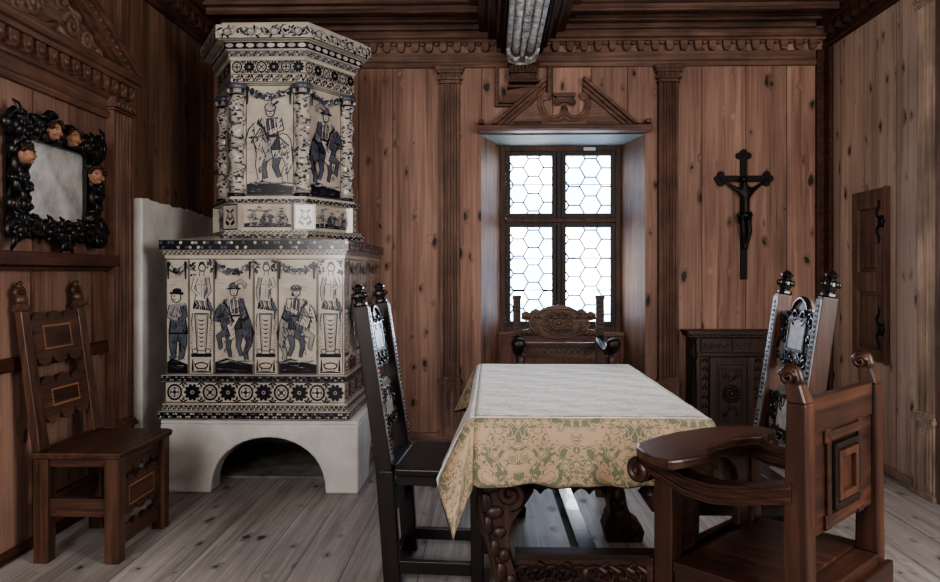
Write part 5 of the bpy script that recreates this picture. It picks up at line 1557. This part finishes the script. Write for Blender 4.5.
# crest: oval medallion between two pierced rails, scalloped shoulders
top = [(-aw, .955), (-aw, .985)]
top += [(-aw + .02 + .02 * math.cos(a), .985 + .016 * math.sin(a)) for a in (PI * .9, PI / 2, PI * .1)]
top += [(-aw + .065 + .022 * math.cos(a), .995 + .02 * math.sin(a)) for a in (PI * .9, PI / 2, PI * .15)]
top += [(-.075, 1.012), (-.05, 1.026), (0, 1.034), (.05, 1.026), (.075, 1.012)]
top += [(aw - .065 + .022 * math.cos(a), .995 + .02 * math.sin(a)) for a in (PI * .85, PI / 2, PI * .1)]
top += [(aw - .02 + .02 * math.cos(a), .985 + .016 * math.sin(a)) for a in (PI * .9, PI / 2, PI * .1)]
top += [(aw, .985), (aw, .955), (.135, .945), (.15, .925), (.13, .905), (aw, .895), (aw, .86), (.06, .848), (-.06, .848), (-aw, .86), (-aw, .895), (-.13, .905), (-.15, .925), (-.135, .945)]
m.prism(top, 0, .02, KA)
cr = m.obj('crest_panel', M['crestcarve'], AC, bevel=.002)
m = MB(); cz = .935
m.tube([(.135 * math.cos(a), cz + .082 * math.sin(a), .021) for a in [2 * PI * i / 32 for i in range(33)]], .007, 6, 0, KA)
for k in range(10):
    a = 2 * PI * k / 10
    c = (.056 * math.cos(a), cz + .048 * math.sin(a))
    m.tube([(c[0] + .019 * math.cos(b), c[1] + .017 * math.sin(b), .022) for b in [2 * PI * i / 10 for i in range(11)]], .0055, 6, 0, KA)
    m.ball((c[0], c[1], .022), (.007, .007, .006), 6, 4, 0, KA)
m.tube([(.022 * math.cos(b), cz + .020 * math.sin(b), .024) for b in [2 * PI * i / 12 for i in range(13)]], .006, 6, 0, KA)
m.ball((0, cz, .024), (.011, .011, .01), 8, 5, 0, KA)
for sg in (-1, 1):
    for (dz) in (.03, -.03, 0): m.tube(spiral(sg * .108, cz + dz, .016, .003, 0, 1.3 * sg, 12, .022), .005, 6, 0, KA)
    for zz in (.97, .877):
        for i in range(5): m.tube([(sg * (.09 + .018 * i) - .008, zz - .01, .021), (sg * (.09 + .018 * i), zz + .012, .027), (sg * (.09 + .018 * i) + .008, zz - .01, .021)], .005, 6, 0, KA)
m.obj('carved_rosette', M['crestlight'], cr)
m = MB()
m.box(-aw, aw, .745, .83, 0, .018, 0, KA)
for i in range(11):
    c = -aw + .017 + (2 * aw - .034) * i / 10
    m.tube([(p[0], p[1], .019) for p in arc(c, .785, .013, 0, PI, 8, .03)], .0045, 6, 0, KA)
    m.ball((c, .785, .018), (.007, .014, .006), 6, 4, 0, KA)
    m.box(c - .009, c + .009, .752, .764, .018, .024, 0, KA)
m.tube([(-aw, .825, .018), (aw, .825, .018)], .006, 6, 0, KA)
m.obj('lower_back_rail', M['crestcarve'], AC, bevel=.001)
m = MB(); m.box(-.122, -.1, -aw, aw, .38, .43); m.obj('rear_rail', carved('y'), AC, bevel=.002)

# ------------------------------------------------------------------ heavy armchair in the right foreground (faces +x in its own frame)
HA = thing('tray_armchair', 'heavy brown armchair seen from behind, with a curved tray board across its arms', 'armchair', (.744, 2.028, 0), math.radians(135))
q = .225
def loc(x, y):
    """room point to the chair's own frame"""
    dx, dy = x - .744, y - 2.028; a = -math.radians(135)
    return (dx * math.cos(a) - dy * math.sin(a), dx * math.sin(a) + dy * math.cos(a))
for y in (-q, q):
    m = MB()
    m.hexa([(-.205, y - .027, 0), (-.145, y - .027, 0), (-.145, y + .027, 0), (-.205, y + .027, 0)], [(-.205, y - .027, .45), (-.145, y - .027, .45), (-.145, y + .027, .45), (-.205, y + .027, .45)])
    m.hexa([(-.205, y - .027, .45), (-.145, y - .027, .45), (-.145, y + .027, .45), (-.205, y + .027, .45)], [(-.20, y - .025, .90), (-.155, y - .025, .90), (-.155, y + .025, .90), (-.20, y + .025, .90)])
    m.hexa([(-.20, y - .025, .90), (-.155, y - .025, .90), (-.155, y + .025, .90), (-.20, y + .025, .90)], [(-.184, y - .02, .944), (-.15, y - .02, .944), (-.15, y + .02, .944), (-.184, y + .02, .944)])
    p = m.obj('back_post', oak('z'), HA, bevel=.004)
    m = MB()
    Ks = FR((-.165, y, .954), (1, 0, 0), (0, 0, 1), (0, -1, 0))
    for zf in (-.009, .009): m.tube(spiral(.012, .002, .017, .004, PI, -1.5, 20, zf), .007, 8, 0, Ks)
    m.tube([(-.002, -.02, 0), (-.011, -.002, 0), (-.004, .018, 0), (.014, .024, 0), (.03, .008, 0), (.026, -.008, 0)], [.014, .013, .012, .012, .01, .006], 8, 0, Ks)
    m.obj('scroll_top', oak('x'), p)
    m = MB(); m.hexa([(.14, y - .028, 0), (.195, y - .028, 0), (.195, y + .028, 0), (.14, y + .028, 0)], [(.14, y - .027, .655), (.195, y - .027, .655), (.195, y + .027, .655), (.14, y + .027, .655)])
    m.obj('front_post', oak('z'), HA, bevel=.005)
    # arm: dips in the middle and ends in a scroll
    m = MB()
    path = [(-.17, .695), (-.11, .68), (-.04, .661), (.03, .651), (.10, .656), (.15, .672), (.20, .69), (.235, .686)]
    top = [(a, b + .024) for (a, b) in path]; bot = [(a, b - .024) for (a, b) in path][::-1]
    m.prism(top + bot, -.031, .031, FR((0, y, 0), (1, 0, 0), (0, 0, 1), (0, -1, 0)))
    for dz in (.012, -.012):
        for sd in (-1, 1): m.tube([(a, y + sd * .031, b + dz) for (a, b) in path], .006, 6)
    Kv = FR((.238, y, .67), (1, 0, 0), (0, 0, 1), (0, -1, 0))
    for zf in (-.03, .03): m.tube(spiral(0, 0, .03, .006, PI / 2, -1.5, 22, zf), .011, 7, 0, Kv)
    m.prism(arc(0, 0, .033, 0, 2 * PI, 18)[:-1], -.03, .03, Kv)
    m.obj('arm', oak('x'), HA, bevel=.005)
    # curved bracket under the arm
    m = MB(); m.box(-.15, .14, y - .02, y + .02, .375, .43); m.obj('seat_rail', oak('x'), HA, bevel=.004)
    m = MB(); m.box(-.145, .14, y - .016, y + .016, .09, .15); m.obj('stretcher', oak('x'), HA, bevel=.004)
for (y0, y1) in ((-.258, -.002), (.0, .258)):
    m = MB()
    yy0, yy1 = y0, y1
    m.box(-.143, .138, max(yy0, -q - .03), min(yy1, q + .03), .43, .455)
    m.obj('seat_board', oak('x'), HA, bevel=.004)
m = MB(); m.box(-.225, -.207, -q - .03, q + .03, .35, .425).box(-.206, -.142, -q + .0275, q - .0275, .38, .4515); m.obj('rear_seat_rail', oak('y'), HA, bevel=.004)
m = MB(); m.box(.142, .193, -q + .029, q - .029, .36, .429); m.box(.196, .215, -q - .03, q + .03, .37, .445); m.obj('front_seat_rail', oak('y'), HA, bevel=.004)
# panelled back: mitred square within a square on its rear face
tl = math.atan2(-.003, .45)
KP = Matrix.Translation((-.178, 0, .45)) @ Matrix.Rotation(-tl, 4, 'Y') @ FR((0, 0, 0), (0, -1, 0), (0, 0, 1), (-1, 0, 0))
W = q - .028
m = MB()
m.box(-W, W, .13, .37, -.012, .012, 0, KP); m.box(-W, W, .37, .455, -.014, .016, 0, KP)
bk = m.obj('back_panel', oak('y'), HA, bevel=.003)
m = MB(); pc = .255
def sqframe(mb, r, t_, h0, h1, mi=0, asp=1.0):
    """four mitred bars"""
    for k in range(4):
        Kk = KP @ Matrix.Translation((0, pc, 0)) @ Matrix.Rotation(k * PI / 2, 4, 'Z')
        mb.hexa([(-r, -r, h0), (r, -r, h0), (r - t_, -r + t_, h0), (-r + t_, -r + t_, h0)], [(-r, -r, h1), (r, -r, h1), (r - t_, -r + t_, h1), (-r + t_, -r + t_, h1)], mi, Kk)
M['midoak'] = wood('worn_oak_panel', (44, 27, 20), (80, 50, 37), (110, 74, 56), 'z', .42, .45, .05, 34, .2)
sqframe(m, .112, .024, .0125, .020); sqframe(m, .08, .016, .0125, .026, 1); sqframe(m, .06, .018, .0125, .03, 2)
for sx in (-1, 1):
    for sy in (-1, 1): m.box(sx * .104 - .018, sx * .104 + .018, pc + sy * .104 - .018, pc + sy * .104 + .018, .0125, .019, 0, KP)
m.box(-.042, .042, pc - .042, pc + .042, .0125, .018, 2, KP)
m.obj('square_moulding', [oak('y'), walnut('y'), M['midoak']], bk, bevel=.002)
KT = FR((.15, 0, 0), (0, 1, 0), (0, 0, 1), (1, 0, 0))
m = MB(); m.prism([(-q + .029, .724), (-q + .029, .456), (-.13, .456)] + [(-.13 + .125 * (1 - math.cos(PI * i / 14)), .57 + .105 * math.sin(PI * i / 14)) for i in range(15)] + [(.12, .456), (q - .029, .456), (q - .029, .724)], 0, .024, KT)
m.obj('arched_front_board', oak('y'), HA, bevel=.003)
# tray board: outline measured in the room
out = [(.427, 1.795), (.40, 1.82), (.378, 1.88), (.372, 1.93), (.384, 1.985), (.45, 2.06), (.52, 2.125), (.60, 2.175), (.66, 2.205), (.73, 2.215), (.79, 2.20), (.815, 2.165), (.80, 2.135)]
inn = [(.77, 2.11), (.745, 2.075), (.71, 2.07), (.66, 2.05), (.60, 2.0), (.56, 1.95), (.545, 1.90), (.535, 1.86), (.50, 1.835), (.46, 1.81)]
m = MB(); m.prism([loc(*p) for p in out + inn], .7265, .7515)
m.obj('tray_board', oak('y'), HA, bevel=.006)

# ------------------------------------------------------------------ camera, daylight, room light
cam = bpy.data.cameras.new('camera'); co_ = bpy.data.objects.new('camera', cam); C.objects.link(co_)
co_.location = (0, 0, 1.2); co_.rotation_euler = (PI / 2, 0, math.radians(1.6))
cam.sensor_width = 36; cam.lens = 36 * 750 / 940; cam.shift_y = -19 / 940; cam.clip_start = .05
scene.camera = co_
w = bpy.data.worlds.new('overcast_sky'); scene.world = w; w.use_nodes = True
nt = w.node_tree; bg = nt.nodes['Background']
bg.inputs[0].default_value = (.96, .98, 1.0, 1); bg.inputs[1].default_value = 7.5
def area(name, loc_, target, sx, sy, power, col=(1, 1, 1), portal=False, spread=180):
    l = bpy.data.lights.new(name, 'AREA'); l.shape = 'RECTANGLE'; l.size = sx; l.size_y = sy; l.energy = power; l.color = col
    l.spread = math.radians(spread)
    o = bpy.data.objects.new(name, l); C.objects.link(o); o.location = loc_
    d = V(target) - V(loc_); o.rotation_euler = d.to_track_quat('-Z', 'Y').to_euler()
    if portal: l.cycles.is_portal = True
    return o
area('window_portal', (.527, YB + .42, 1.45), (.527, 0, 1.45), .92, 1.42, 1, portal=True)
area('front_fill_light', (-1.0, YF + .1, 1.9), (.8, 5, 1.0), 2.4, 1.7, 92, (1, .97, .94))  # added fill lamp behind the camera, brightens stove, floor and right wall
area('side_fill_light', (2.2, .9, 1.8), (-2, 3.4, 1.2), 1.3, 1.6, 52, (1, .97, .94))  # fill lamp added near the right wall to lift the left side
scene.view_settings.view_transform = 'AgX'
scene.view_settings.look = 'AgX - Medium High Contrast'
scene.view_settings.exposure = 1.0
scene.cycles.use_denoising = True
scene.cycles.max_bounces = 8
scene.cycles.diffuse_bounces = 4
scene.cycles.sample_clamp_indirect = 6
